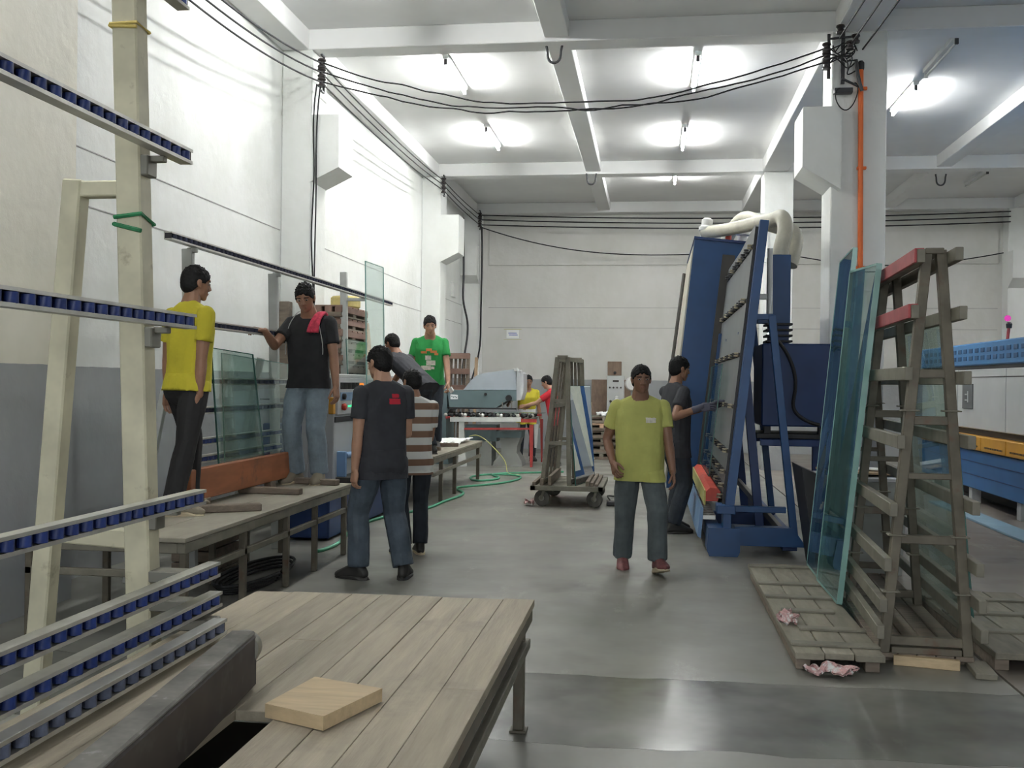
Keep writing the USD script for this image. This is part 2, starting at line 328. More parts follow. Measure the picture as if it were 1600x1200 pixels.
fl.part('concrete_slab', slab([(x, y+.004) for x, y in seam] + [(1.715, YB), (XL, YB)], -.05, 0), 'dusty_concrete', 'lighter dusty concrete field of the aisle', smooth=False)
fl.part('concrete_slab', slab([(1.73, YN), (XR, YN), (XR, YB), (1.73, YB)], -.05, 0), 'brown_concrete', 'brownish concrete field on the furnace side', smooth=False)
setting('ceiling', box(XL-.2, XR+.2, YN-.2, YB+.2, ZS, ZS+.25, 0), 'ceiling_paint')
setting('wall_left', box(XL-.25, XL, YN, YB, -.05, ZS, 0), 'wall_paint')
setting('wall_back', box(XL-.25, XR+.25, YB, YB+.25, -.05, ZS, 0), 'back_wall_paint')
setting('wall_right', box(XR, XR+.25, YN, YB, -.05, ZS, 0), 'wall_paint')
DOOR = (-3.2, 3.6, 4.3)
setting('wall_front', [box(XL-.25, DOOR[0], YN-.25, YN, -.05, ZS, 0), box(DOOR[1], XR+.25, YN-.25, YN, -.05, ZS, 0), box(DOOR[0], DOOR[1], YN-.25, YN, DOOR[2], ZS, 0)], 'wall_paint')
setting('ground', box(-14, 14, YN-16, YN-.2, -.3, -.02, 0), 'dusty_concrete', 'open concrete yard outside the loading door')
for y0, y1 in ((4.0, 4.3), (10.7, 11.0), (17.55, 17.85), (21.5, YB)):
    setting('ceiling_beam', box(XL, XR, y0, y1, ZB, ZS, .008), 'ceiling_paint')
for x0, x1, z in ((XL, -3.72, 5.0), (-1.16, -.90, 5.045), (1.80, 2.22, 5.0), (4.58, 4.82, 5.03), (7.1, 7.4, 5.0)):
    for y0, y1 in ((YN, 4.0), (4.3, 10.7), (11.0, 17.55), (17.85, 21.5)):
        setting('ceiling_beam', box(x0, x1, y0, y1, z, ZS, .008), 'ceiling_paint')
def column(x0, x1, y0, y1, look='wall_paint', z1=ZB): return setting('column', box(x0, x1, y0, y1, -.02, z1, .01), look)
column(XL, XCF, 3.9, 6.15, 'cream_wall_paint')
cL1 = column(XL, XCF, 10.7, 11.2); cL2 = column(XL, XCF, 17.55, 18.05); cL3 = column(XL, XCF+.05, 21.45, YB)
cR1 = column(1.77, 2.31, 10.7, 11.25); cR2 = column(1.83, 2.31, 17.55, 18.1); cRB = column(6.98, 7.5, 21.45, YB)
def corbel(node, x0, x1, ztop, ztip, zroot, y0, y1):
    """x0 is the wall or column face, x1 the tip."""
    node.part('corbel', prism([(x0, y0, ztop), (x1, y0, ztop), (x1, y0, ztip), (x0, y0, zroot)], (0, y1-y0, 0)), 'wall_paint', smooth=False)
corbel(cL1, XCF-.02, -3.375, 4.29, 3.72, 3.56, 10.69, 11.22)
corbel(cL2, XCF-.02, -3.36, 4.33, 3.67, 3.50, 17.54, 18.07)
corbel(cR1, 1.85, 1.475, 4.22, 3.62, 3.39, 10.58, 11.2)
corbel(cR2, 1.9, 1.52, 4.3, 3.68, 3.45, 17.5, 18.0)
cL3.part('corbel', prism([(XL, 21.46, 4.3), (XL, 21.2, 4.3), (XL, 21.2, 3.66), (XL, 21.46, 3.5)], (.36, 0, 0)), 'wall_paint', smooth=False)
cRB.part('corbel', prism([(6.97, 21.46, 4.12), (6.97, 21.15, 4.12), (6.97, 21.15, 3.58), (6.97, 21.46, 3.4)], (.55, 0, 0)), 'wall_paint', smooth=False)
# shallow shadow lines in the plaster
for z in (3.04, 2.64):
    for y0, y1 in ((6.2, 10.68), (11.22, 17.53), (18.07, 21.43)):
        setting('trim_1' if z > 3 else 'trim_2', box(XL-.01, XL+.005, y0, y1, z, z+.009, 0), 'groove_dark')
for z in (3.02, 2.59):
    for x0, x1 in ((-3.5, 6.9),): setting('trim_3' if z > 3 else 'trim_4', box(x0, x1, YB-.006, YB+.01, z, z+.014, 0), 'groove_dark')
setting('trim_5', box(-3.5, 6.9, YB-.03, YB+.01, 3.93, 4.9, .004), 'back_wall_paint')

# ------------------------------------------------------------------ lamps
def lamp(x, y0, label, lit=True, group=None):
    y1 = y0+1.2; t = thing('fluorescent_lamp', label, 'ceiling lamp', (x, (y0+y1)/2, ZS-.12), group)
    t.part('batten', box(x-.035, x+.035, y0-.04, y1+.04, ZS-.05, ZS+.005, .006), 'fixture_white')
    for y in (y0-.025, y1+.005): t.part('end_cap', box(x-.02, x+.02, y, y+.02, ZS-.115, ZS-.04, .004), 'hook_steel' if y < y1 else 'white_plastic')
    t.part('tube', rod((x, y0-.006, ZS-.093), (x, y1+.006, ZS-.093), .016, 10), 'tube_light' if lit else 'tube_off')
lamp(-2.42, 11.72, 'lit fluorescent tube on the ceiling, left bay, just past the first cross beam')
lamp(-2.46, 14.92, 'lit fluorescent tube on the ceiling, left bay, just before the second cross beam')
lamp(.48, 11.88, 'lit fluorescent tube with dark end cap, centre bay, just past the first cross beam')
lamp(.44, 15.18, 'lit fluorescent tube on the ceiling, centre bay, just before the second cross beam')
lamp(.38, 17.95, 'lit fluorescent tube on the ceiling beyond the second cross beam, nearest the back wall')
lamp(3.21, 13.3, 'lit fluorescent tube peeping out to the right of the orange-piped column')
lamp(3.2, 11.55, 'unlit fluorescent tube on the dim ceiling right of the orange-piped column', False)
lamp(5.69, 18.6, 'unlit fluorescent tube on the dim ceiling at the far right', False)
for x, y in ((-2.4, 8.35), (6.3, 12.2), (-2.3, 2.6), (6.2, 5.4), (8.6, 16.0)):
    lamp(x, y, 'lit fluorescent tube on the ceiling outside the picture', group='tubes beyond the frame')

# ------------------------------------------------------------------ wiring
def sag(p, q, d, n=24, wob=0, seed=0):
    p, q = np.asarray(p, float), np.asarray(q, float); t = np.linspace(0, 1, n)[:, None]
    c = p+(q-p)*t; c[:, 2] -= d*4*(t*(1-t))[:, 0]
    if wob: c += (np.stack([meshkit.fbm(np.stack([t[:, 0]*9, t[:, 0]*0+seed+k*7, t[:, 0]*0], 1), 3) for k in range(3)], 1)-.5)*2*wob*np.minimum(1, 8*t*(1-t))
    return c
def spline(pts, n=60):
    from scipy.interpolate import CubicSpline
    pts = np.asarray(pts, float); d = np.r_[0, np.cumsum(np.linalg.norm(np.diff(pts, axis=0), axis=1))]
    return CubicSpline(d, pts, axis=0)(np.linspace(0, d[-1], n))
def cable(path, r, label, m='cable_black', name='cable', cat_='cable', group=None, n=6):
    return solid(name, tube(path, r, n), m, label, cat_, group, smooth=True)
def insulators(x, y, zs, label, dx=.0, back=None):
    t = thing('insulator_rack', label, 'insulator', (x, y, min(zs)-.1))
    t.part('bracket', [box(x-.012, x+.012, y+.03, y+.045, min(zs)-.1, max(zs)+.1, .002), box(x-.012, x+.012, y-.05, y+.04, max(zs)+.08, max(zs)+.1, .002), box(x-.012, x+.012, y-.05, y+.04, min(zs)-.1, min(zs)-.08, .002)], 'hook_steel')
    for z in zs: t.part('insulator', lathe([(.012, -.045), (.042, -.045), (.046, -.03), (.028, -.012), (.028, .012), (.046, .03), (.042, .045), (.012, .045)], (x, y-.03, z), (0, 0, 1), 14), 'insulator_brown')
ZI = (4.82, 4.72, 4.615); ZI2 = (4.91, 4.83, 4.74); ZI3 = (4.95, 4.85, 4.745)
insulators(-3.55, 10.655, ZI, 'dark insulator rack at the head of the nearest left-hand column')
insulators(-3.62, 17.5, ZI2, 'dark insulator rack at the head of the second left-hand column')
insulators(-3.64, 21.40, ZI3, 'dark insulator rack high in the far left corner')
WORD = ('topmost', 'middle', 'lowest')
for k in range(3):
    cable(np.vstack([sag((-3.53, 3.6, ZI[k]), (-3.55, 10.6, ZI[k]), .30, 30), sag((-3.55, 10.6, ZI[k]), (-3.62, 17.46, ZI2[k]), .07, 20)[1:], sag((-3.62, 17.46, ZI2[k]), (-3.64, 21.37, ZI3[k]), .03, 10)[1:]]), .0085,
          f'{WORD[k]} of three black power cables strung along the left wall')
    cable(sag((-3.64, 21.37, ZI3[k]), (7.0, 21.4, ZI3[k]-.03), .10, 30), .013, f'{WORD[k]} of three black cables strung straight across the back wall')
    cable(sag((-3.53, 10.6, ZI[k]), (1.70, 10.55, 4.80-.07*k), (.50, .47, .42)[k], 60, .035, 11*k), .008, f'{WORD[k]} of three loose wires sagging across the aisle between the columns')
    cable(sag((1.80+.11*k, 10.45, 4.86-.06*k), (1.95+.14*k, 3.6, 4.86), .05, 16), .009, f'{("left", "middle", "right")[k]} of the cables running from the right-hand column up to the near beam')
cable(spline([(-3.62, 21.42, 4.7), P(810, 373, y=21.5), P(900, 391, y=21.5), P(1060, 398, y=21.5), P(1241, 400, y=21.5), P(1297, 409, y=21.5), P(1420, 414, y=21.5), P(1568, 395, y=21.4)], 50), .012, 'single black cable sagging low across the back wall')
for k, dx in enumerate((0, .042)):
    cable(spline([(-3.60+dx, 10.62, 4.6), (-3.645+dx, 10.66, 4.3), (-3.64+dx*.6, 10.67, 3.6), (-3.66+dx, 10.67, 3.0), (-3.64+dx*.3, 10.68, 2.45), (-3.65+dx, 10.68, 1.9)], 40), .009, f'{("left", "right")[k]} of two wires hanging down the edge of the nearest left-hand column')
cable(spline([(-3.95, 21.12, 4.85), (-3.94, 21.12, 4.3), (-3.93, 21.12, 3.5), (-3.93, 21.14, 3.1), (-3.87, 21.3, 2.7), (-3.9, 21.35, 2.2), (-3.9, 21.38, 1.2)], 40), .022, 'thick grey conduit running down the left wall near the far corner', 'hook_steel', 'conduit', 'pipe')
cable(spline([(-3.60, 21.40, 4.7), (-3.59, 21.41, 3.8), (-3.6, 21.41, 2.8), (-3.63, 21.35, 2.0), (-3.75, 21.3, 1.5), (-3.8, 21.2, .8)], 40), .018, 'black cable dropping down the far corner column')
solid('junction_box', box(XL, XL+.06, 20.2, 20.55, 3.13, 3.42, .005), 'white_plastic', 'small pale junction box on the left wall near the far corner', 'junction box')
def hook(p, label):
    a = np.linspace(np.pi, 2*np.pi, 10); q = np.stack([p[0]+.07*np.cos(a), p[1]+a*0, p[2]-.10+.08*np.sin(a)], 1)
    solid('lifting_hook', tube(np.vstack([[p[0]-.085, p[1], p[2]+.01], [p[0]-.075, p[1], p[2]-.04], q, [p[0]+.075, p[1], p[2]-.04], [p[0]+.085, p[1], p[2]+.01]]), .014, 8), 'hook_steel', label, 'hook', smooth=True)
hook(P(866, 72, z=ZB), 'dark U-shaped hook under the first ceiling cross beam')
hook(P(924, 272, z=ZB), 'dark U-shaped hook under the second cross beam, above the aisle')
hook(P(1470, 273, z=ZB), 'dark U-shaped hook under the second cross beam at the far right')
cnd = thing('conduit', 'orange plastic conduit running down the front of the right-hand column', 'pipe', (2.06, 10.66, 1.3))
cnd.part('pipe', rod((2.075, 10.665, 1.3), (2.045, 10.665, 4.62), .026, 14), 'conduit_orange')
cnd.part('cap', lathe([(.03, 0), (.034, .02), (.034, .07), (.02, .09)], (2.045, 10.665, 4.6), n=12), 'black_part', 'black cap')
for z in (1.6, 2.6, 3.6, 4.4): cnd.part('saddle', box(2.02, 2.11, 10.655, 10.697, z, z+.03, .004), 'conduit_orange')
cl = thing('wiring_bracket', 'tangle of wires, clamps and insulators on the right-hand column head', 'wiring', (1.85, 10.6, 4.4))
cl.part('bracket', [bar((1.72, 10.6, 4.5), (1.72, 10.6, 4.95), .03, .012), bar((1.86, 10.62, 4.45), (1.86, 10.62, 5.0), .04, .015), bar((1.72, 10.6, 4.9), (2.0, 10.6, 4.92), .02, .02), bar((1.85, 10.6, 4.5), (2.05, 10.66, 4.42), .02, .02), box(1.78, 1.96, 10.6, 10.68, 4.36, 4.41, .004)], 'hook_steel')
for x, y, z in ((1.69, 10.55, 4.80), (1.69, 10.55, 4.71), (1.69, 10.55, 4.62), (1.80, 10.42, 4.93), (1.90, 10.45, 4.78), (1.96, 10.5, 4.86)):
    cl.part('insulator', lathe([(.012, -.04), (.04, -.04), (.044, -.025), (.028, -.01), (.028, .01), (.044, .025), (.04, .04), (.012, .04)], (x, y, z), n=12), 'insulator_brown')
rg = np.random.default_rng(3)
for k in range(9):
    a, b = A(1.69+.1*rg.random(), 10.54, 4.62+.2*rg.random()), A(1.85+.18*rg.random(), 10.58, 4.45+.4*rg.random())
    cl.part('wire', tube(spline([a, (a+b)/2+A(*(rg.random(3)-.5)*.16)-A(0, .04, 0), (a*.3+b*.7)+A(*(rg.random(3)-.5)*.12)-A(0, .03, .02), b], 16), .0065, 6), 'cable_black')
cl.part('wire', tube(spline([(1.83, 10.58, 4.4), (1.80, 10.56, 4.25), (1.88, 10.55, 4.17), (1.96, 10.56, 4.24), (1.97, 10.58, 4.45)], 24), .006, 6), 'cable_black')
cl.part('wire', tube(spline([(1.98, 10.56, 4.66), (2.0, 10.55, 4.5), (2.04, 10.56, 4.36)], 12), .018, 8), 'hook_steel', 'thicker grey lead')
# ------------------------------------------------------------------ left: near table, roller racks, platforms
t1 = thing('work_table', 'low plank-topped work table in the foreground with a steel frame', 'table', (-1.06, 2.9, 0))
rg = np.random.default_rng(5); TZ = .52
edges = [-.47-.1285*k for k in range(9)]+[-1.66]
for k in range(9):
    x1, x0 = edges[k]-.0009, edges[k+1]+.0009; yf = 4.225-.0045*k+rg.uniform(-.006, .006); yn = 2.66 if k == 4 else 1.3; dz = rg.uniform(-.004, .001)
    cuts = {0: 2.95, 5: 3.42, 6: 2.75, 7: 3.3, 2: 2.1}.get(k)
    for a, b in ([(yn, cuts), (cuts+.003, yf)] if cuts and cuts > yn else [(yn, yf)]):
        t1.part('plank', box(x0, x1, a, b, TZ-.03+dz*.5, TZ+dz*.5+rg.uniform(-.002, 0), .0015), 'plank_wood')
t1.part('apron', [box(-.515, -.475, 1.3, 4.2, TZ-.085, TZ-.035), box(-1.65, -1.61, 1.3, 4.2, TZ-.085, TZ-.035), box(-1.61, -.515, 4.16, 4.2, TZ-.085, TZ-.035), box(-1.61, -.515, 2.9, 2.94, TZ-.085, TZ-.035)], 'rack_steel')
for x in (-.51, -1.64): t1.part('side_rail', box(x, x+.03, 1.3, 4.18, TZ-.19, TZ-.15), 'rack_rail')
t1.part('under_board', box(-1.60, -.62, 1.35, 3.0, TZ-.17, TZ-.15), 'slot_dark', 'dark board below the deck')
for x, y in ((-.52, 4.14), (-1.62, 4.14), (-.52, 1.4), (-1.62, 1.4)): t1.part('leg', [box(x-.022, x+.022, y-.022, y+.022, .008, TZ-.03, .004), box(x-.035, x+.035, y-.035, y+.035, 0, .01, .002)], 'rack_steel')
solid('wooden_block', prism([tuple(P(*q, z=TZ+.001)) for q in ((414, 1121), (505, 1142), (597, 1096), (492, 1077))], (0, 0, .037)), 'fresh_wood', 'short offcut of pale new wood lying on the foreground plank table', 'wood block')

bd = thing('support_board', 'dark heavy support board with a dusty top at the foot of the near roller rack', 'board', (-1.1, 2.2, TZ))
pa, pb = A(-1.168, 2.86, 0), A(-.995, 1.3, 0); sd, al, _ = frame(pb-pa)
bd.part('plank', bar(pa+A(0, 0, TZ+.082), pb+A(0, 0, TZ+.082), .072, .155, b=.008), 'dark_board_side')
bd.part('top_strip', bar(pa+A(0, 0, TZ+.164)+al*.02, pb+A(0, 0, TZ+.164), .072, .014, b=.005), 'dark_board_top', 'dusty grey top face')
bd.part('end_cap', lathe([(.0, -.005), (.048, -.005), (.05, .02), (.046, .03), (0, .032)], pa+A(0, 0, TZ+.118)-al*.006, al, 20), 'bracket_steel', 'rounded metal end')
bd.part('dowel', tube([pa+al*.42+sd*(-.043)+A(0, 0, TZ+.06), pa+al*.42+sd*(-.052)+A(0, 0, TZ+.06)], .012, 8), 'bracket_steel')
for k in (0, 1): bd.part('screw', lathe([(.006, 0), (.007, .003), (0, .004)], pa+al*(.13+.03*k)+A(0, 0, TZ+.10)-sd*.043, -sd, 8), 'black_part')

def rail(t, y0, y1, x, z, w, h, pitch, r, seen0, seen1, roller='roller_blue', single=True):
    """A roller rail along y: a channel open to +x with upright rollers."""
    n = t.part('rail', [box(x-w*.62, x-w*.55, y0, y1, z-h/2, z+h/2, 0), box(x-w*.6, x+w*.42, y0, y1, z+h/2-.009, z+h/2, .002), box(x-w*.6, x+w*.42, y0, y1, z-h/2, z-h/2+.009, .002),
                        box(x+w*.40, x+w*.44, y0, y1, z+h/2-.011, z+h/2, 0), box(x+w*.40, x+w*.44, y0, y1, z-h/2, z-h/2+.012, 0)], 'alu_rail')
    n.part('lining', [box(x-w*.53, x-w*.50, y0+.004, y1-.004, z-h/2+.009, z+h/2-.009, 0), box(x-w*.5, x+w*.3, y1-.012, y1-.004, z-h/2+.009, z+h/2-.009, 0), box(x-w*.5, x+w*.3, y0+.004, y0+.012, z-h/2+.009, z+h/2-.009, 0)], 'channel_dark')
    hh = h/2-.011; prof = [(r*.82, -hh), (r, -hh*.9), (r, hh*.9), (r*.82, hh)]
    far = []
    for y in np.arange(y1-.035, y0, -pitch):
        m = lathe(prof, (x+w*.06, y, z), (0, 0, 1), 12 if single else 8)
        if single and seen0 < y < seen1: n.part('roller', m, roller)
        else: far.append(m)
    if far: n.part('rollers', far, roller, kind='stuff')
    return n
r1 = thing('roller_rack', 'tall cream A-frame roller rack with blue-roller rails in the near left foreground', 'roller rack', (-1.75, 3.0, 0))
PT, PB = A(-1.862, 3.40, 3.25), A(-1.742, 3.40, .0)
r1.part('post', bar(PT, PB, .092, .085, up=(0, 1, 0), b=.006), 'cream_steel')
BT, BB = A(-2.035, 3.40, 2.12), A(-2.19, 3.40, 0)
r1.part('brace', bar(BT, BB, .072, .07, up=(0, 1, 0), b=.006), 'cream_steel')
r1.part('crosspiece', bar((-2.07, 3.4, 2.085), (-1.80, 3.4, 2.085), .06, .055, b=.005), 'cream_steel')
r1.part('crosspiece', bar((-2.15, 3.4, .87), (-1.76, 3.4, .85), .06, .065, b=.005), 'cream_steel')
r1.part('post', bar(PT-A(0, 2.0, 0), PB-A(0, 2.0, 0), .092, .085, up=(0, 1, 0), b=.006), 'cream_steel')
RZ = []
for (px, py), y1 in (((292, 5), 3.55), ((297, 246), 3.55), ((303, 503), 3.55), ((318, 776), 3.55), ((340, 889), 3.55), ((343, 935), 3.52), ((350, 979), 3.38)):
    e = P(px, py, y=y1); z = max(e[2], TZ+.045); RZ.append((e[0], z))
    x = e[0]-.008
    rail(r1, 1.25, y1, x, z, .044, .054, .074, .0198, 1.9, 3.6, 'roller_dusty' if z < .6 else 'roller_blue')
    px_ = PT[0]+(PB[0]-PT[0])*(PT[2]-z)/(PT[2]-PB[2])
    if 2.7 > z > .9: r1.part('bracket', box(px_+.03, px_+.075, 3.365, 3.435, z-.10, z-.028, .004), 'bracket_steel').part('arm', box(px_+.04, x-.012, 3.385, 3.415, z-.05, z-.028, .003), 'bracket_steel')
    elif z < .9: r1.part('bracket', box(px_+.03, x-.03, 3.36, 3.44, z-.02, z+.02, .003), 'bracket_steel')
def loop(z, m, label, tilt=.01, r=.006):
    c = PT+(PB-PT)*((PT[2]-z)/(PT[2]-PB[2])); q = [(-.05, -.047, 0), (.05, -.047, tilt), (.05, .047, -tilt), (-.05, .047, -2*tilt), (-.05, -.047, -2*tilt), (.05, -.047, -4*tilt)]
    solid('tie_strap', tube([c+A(*k) for k in q], r, 6), m, label, 'strap')
loop(2.655, 'strap_yellow', 'yellow strap tied round the top of the near cream post', .003)
loop(1.98, 'strap_green', 'green plastic strap knotted round the near cream post', .012, .008)

# far roller rack
r2 = thing('roller_rack', 'long grey roller rack against the left wall behind the men on the platform', 'roller rack', (-3.2, 9.0, 0))
for (a, b), top, xa in ((((294, 380), (316, 740)), 2.31, -3.165), (((427, 425), (446, 600)), 2.31, -3.165), (((537, 428), (552, 600)), 2.60, -3.345)):
    y0 = P(*a, x=xa)[1]; xb = xa+.075
    r2.part('post', bar((xa, y0, top), (xb-.02, y0, .0), .075, .05, up=(0, 1, 0), b=.004), 'grey_steel')
    r2.part('arm', box(xa, -3.10, y0-.02, y0+.02, 2.285, 2.318), 'grey_steel'); r2.part('brace', bar((xa-.1, y0, 1.6), (xa-.42, y0, 0), .05, .05, up=(0, 1, 0)), 'grey_steel')
for z, y0, y1, x in ((2.345, 6.27, 12.0, -3.11), (1.80, 6.45, 8.25, -3.09), (1.40, 6.55, 9.25, -3.075), (1.20, 6.55, 8.3, -3.07), (.985, 6.55, 8.2, -3.07), (.865, 6.55, 8.2, -3.07), (.745, 6.55, 8.2, -3.07), (.63, 6.55, 8.2, -3.07)):
    rail(r2, y0, y1, x, z, .05, .052, .075, .022, 0, 0, 'roller_dark' if z > 1.1 else 'roller_blue', single=False)
p2 = thing('platform_table', 'long low wooden platform on steel legs with two men standing on it', 'table', (-3.0, 6.6, 0)); PZ = .57
for k, (x0, x1, y1) in enumerate(((-3.4, -3.045, 6.42), (-3.04, -2.745, 8.2), (-2.74, -2.44, 8.2))): p2.part('deck_board', box(x0, x1, 5.15+.02*(2-k), y1, PZ-.025, PZ, .003), 'platform_wood')
p2.part('apron', [box(-2.49, -2.445, 5.16, 8.2, PZ-.085, PZ-.028), box(-3.4, -2.49, 5.16, 5.2, PZ-.085, PZ-.028), box(-3.02, -2.98, 5.2, 8.2, PZ-.085, PZ-.028)], 'rack_rail')
p2.part('side_rail', box(-2.48, -2.45, 5.18, 8.18, PZ-.225, PZ-.185), 'rack_rail'); p2.part('side_rail', box(-3.38, -2.48, 5.18, 5.21, PZ-.225, PZ-.185), 'rack_rail')
for y in (5.2, 6.0, 6.75, 7.35, 8.08):
    p2.part('leg', box(-2.49, -2.45, y-.02, y+.02, 0, PZ-.03), 'rack_steel'); p2.part('leg', box(*((-3.38, -3.34) if y < 6.3 else (-3.02, -2.98)), y-.02, y+.02, 0, PZ-.03), 'rack_steel')
for k, (a, b, w) in enumerate((((-2.96, 6.07), (-2.5, 6.36), 'nearest'), ((-3.04, 7.31), (-2.56, 7.30), 'middle'), ((-3.03, 8.12), (-2.5, 8.00), 'farthest'))):
    solid('wooden_batten', bar((*a, PZ+.026), (*b, PZ+.024), .075, .048, b=.006), 'batten_wood', f'{w} of three loose wooden battens lying across the platform', 'batten')
bb = thing('support_board', 'orange-brown support board standing on the platform at the foot of the far rack', 'board', (-2.95, 7.2, PZ))
bb.part('plank', bar((-2.955, 6.25, PZ+.155), (-2.955, 8.28, PZ+.155), .05, .21, b=.006), 'orange_board')
for y in (6.5, 7.7, 8.1): bb.part('foot', box(-2.985, -2.925, y-.05, y+.05, PZ, PZ+.055, .004), 'batten_wood')
def pane(name, corners, th, m, edge_m, label, group=None):
    """A flat glass sheet: corners (4, in order), thickness towards the normal, edges ground to a darker green."""
    c = np.asarray(corners, float); n = unit(np.cross(c[1]-c[0], c[2]-c[1])); t = thing(name, label, 'glass sheet', (c[:, 0].mean(), c[:, 1].mean(), c[:, 2].min()), group)
    t.part('pane', prism(c, n*th), m, smooth=False)
    for k in range(4):
        a, b = c[k]+n*th/2, c[(k+1) % 4]+n*th/2; t.part('polished_edge', bar(a, b, th*1.15, th*.5, up=np.cross(unit(b-a), n), b=0), edge_m)
    return t
pane('glass_sheet', [(-3.0, 6.86, .64), (-3.0, 7.72, .64), (-3.045, 7.53, 1.61), (-3.045, 6.78, 1.635)], .010, 'glass_green', 'glass_edge', 'clear glass sheet with a dark near edge leaning on the far rack')
pane('glass_sheet', [(-3.022, 7.0, .64), (-3.022, 8.42, .64), (-3.065, 8.36, 1.55), (-3.065, 7.0, 1.605)], .008, 'glass_clear', 'glass_edge_pale', 'wider clear glass sheet behind the other on the far rack')

# edging machine with its lit console
em = thing('edging_machine', 'pale grey glass edging machine with a lit control console behind the platform', 'machine', (-3.1, 10.0, 0))
em.part('body', [box(-3.22, -2.965, 9.35, 11.2, .45, 1.46, .01)], 'machine_grey')
em.part('base', [box(-3.22, -2.80, 8.72, 11.2, .02, .36, .01), box(-3.2, -2.95, 8.72, 11.2, .36, .47, 0)], 'machine_blue_deep', 'dark blue base')
em.part('top_lip', box(-3.235, -2.94, 9.33, 11.2, 1.44, 1.48, .006), 'furnace_white')
con = em.part('control_console', box(-2.97, -2.94, 9.38, 11.0, 1.09, 1.445, .006), 'machine_grey')
for k in range(15): con.part('switch', box(-2.942, -2.932, 9.46+.042*k, 9.478+.042*k, 1.335, 1.40, .001), 'black_part')
con.part('display', box(-2.942, -2.934, 10.10, 10.24, 1.345, 1.395, .002), 'lcd_orange', 'glowing orange display')
con.part('name_plate', box(-2.942, -2.935, 9.46, 10.9, 1.225, 1.305, .002), 'panel_blue', 'blue control strip')
con.part('knob', lathe([(.03, 0), (.03, .03), (.02, .035)], (-2.94, 9.53, 1.265), (1, 0, 0), 14), 'black_part')
con.part('stop_button', lathe([(.03, 0), (.036, .02), (.03, .035), (0, .04)], (-2.94, 9.53, 1.165), (1, 0, 0), 14), 'belt_red', 'red stop button')
for k in range(14): con.part('indicator_light', box(-2.942, -2.934, 9.63+.055*k+(.03 if k > 0 else 0), 9.655+.055*k+(.03 if k > 0 else 0), 1.16, 1.178, .001), 'led_green')
em.part('slot', box(-2.99, -2.955, 9.36, 11.15, 1.02, 1.07, 0), 'black_part', 'dark slot under the console')
em.part('end_plate', box(-3.0, -2.95, 9.28, 9.345, 1.10, 1.26, .006), 'furnace_yellow', 'yellow end plate')
em.part('roller_bar', [rod((-2.90, 9.5, .70), (-2.90, 11.1, .70), .03, 14), box(-2.97, -2.88, 9.45, 9.5, .5, .74)], 'light_blue', 'pale blue roller bar')
em.part('shelf', [box(-2.96, -2.72, 9.4, 11.1, .44, .50, .004)], 'slot_dark')
em.part('motor_housing', [box(-3.42, -3.19, 8.72, 9.1, .74, 1.03, .008)], 'machine_blue_deep', 'dark blue motor box')
em.part('pedestal', [box(-3.4, -3.22, 8.76, 9.06, .3, .745, .004), lathe([(.04, 0), (.04, .02), (.025, .04), (0, .05)], (-3.3, 8.9, 1.03), n=12)], 'black_part')
solid('paper_sheet', prism([P(446, 624, y=8.68), P(462, 626, y=8.68), P(463, 652, y=8.68), P(455, 651, y=8.68), P(448, 643, y=8.68)], (0, .004, 0)), 'paper', 'white paper sheet hung by the knees of the man with the towel', 'paper')
solid('paper_hanger', rod((-3.44, 8.70, 1.245), (-3.2, 8.70, 1.245), .006, 6), 'hook_steel', 'thin rod holding the white paper sheet', 'rod')
pane('glass_sheet', [(-2.83, 10.03, .50), (-2.83, 10.72, .50), (-2.85, 10.615, 2.626), (-2.85, 9.928, 2.612)], .010, 'glass_pale', 'glass_edge_pale', 'tall narrow glass sheet standing upright in the edging machine')
pane('glass_sheet', [(-3.15, 10.36, 1.481), (-3.15, 11.08, 1.481), (-3.17, 11.15, 1.845), (-3.17, 10.36, 1.852)], .008, 'glass_green', 'glass_edge', 'small green-tinted glass piece standing on top of the edging machine')
# stack of pallets by the wall
def pallet_mesh(t, x0, x1, y0, y1, z0, h, m, m2):
    n = 5
    for k in range(n):
        y = y0+(y1-y0)*(k+.08)/n; t.part('deck_board', box(x0, x1, y, y+(y1-y0)/n*.84, z0+h-.018, z0+h, .002), m)
    for x in (x0, (x0+x1)/2-.04, x1-.08): t.part('stringer', box(x, x+.08, y0, y1, z0+.052, z0+h-.018, .003), m)
    for k in range(3):
        y = y0+(y1-y0-.12)*k/2; t.part('block', box(x0+.01, x1-.01, y, y+.12, z0+.018, z0+.054, .002), m2)
    t.part('bottom_board', box(x0, x1, y0, y1, z0, z0+.018, .002), m2)
N_ST = 17
for k in range(N_ST):
    z = .132*k; w = 'topmost pallet of the tall stack by the left wall, under the yellow roll' if k == N_ST-1 else 'brown wooden pallet inside the tall stack by the left wall'
    if k == 0:
        ps = thing('pallet', w, 'pallet', (-3.66, 11.3, 0), 'stack of pallets by the left wall'); pallet_mesh(ps, -3.655, -3.345, 10.78, 11.82, 0, .13, 'pallet_brown', 'batten_wood')
    else: copy(ps, 'pallet', (-3.66+.006*((k*7) % 5-2), 11.3+.012*((k*5) % 7-3), z), w, 'pallet', 'stack of pallets by the left wall')
solid('timber_post', box(-3.97, -3.86, 10.55, 10.66, 0, 2.26, .006), 'batten_wood', 'dark timber post standing at the near side of the pallet stack', 'post')
solid('foam_roll', lathe([(.02, 0), (.15, 0), (.17, .02), (.17, .12), (.15, .14), (.02, .14)], (-3.5, 11.42, .132*N_ST), (0, 0, 1), 24), 'yellow_roll', 'yellow roll lying on top of the pallet stack', 'roll')
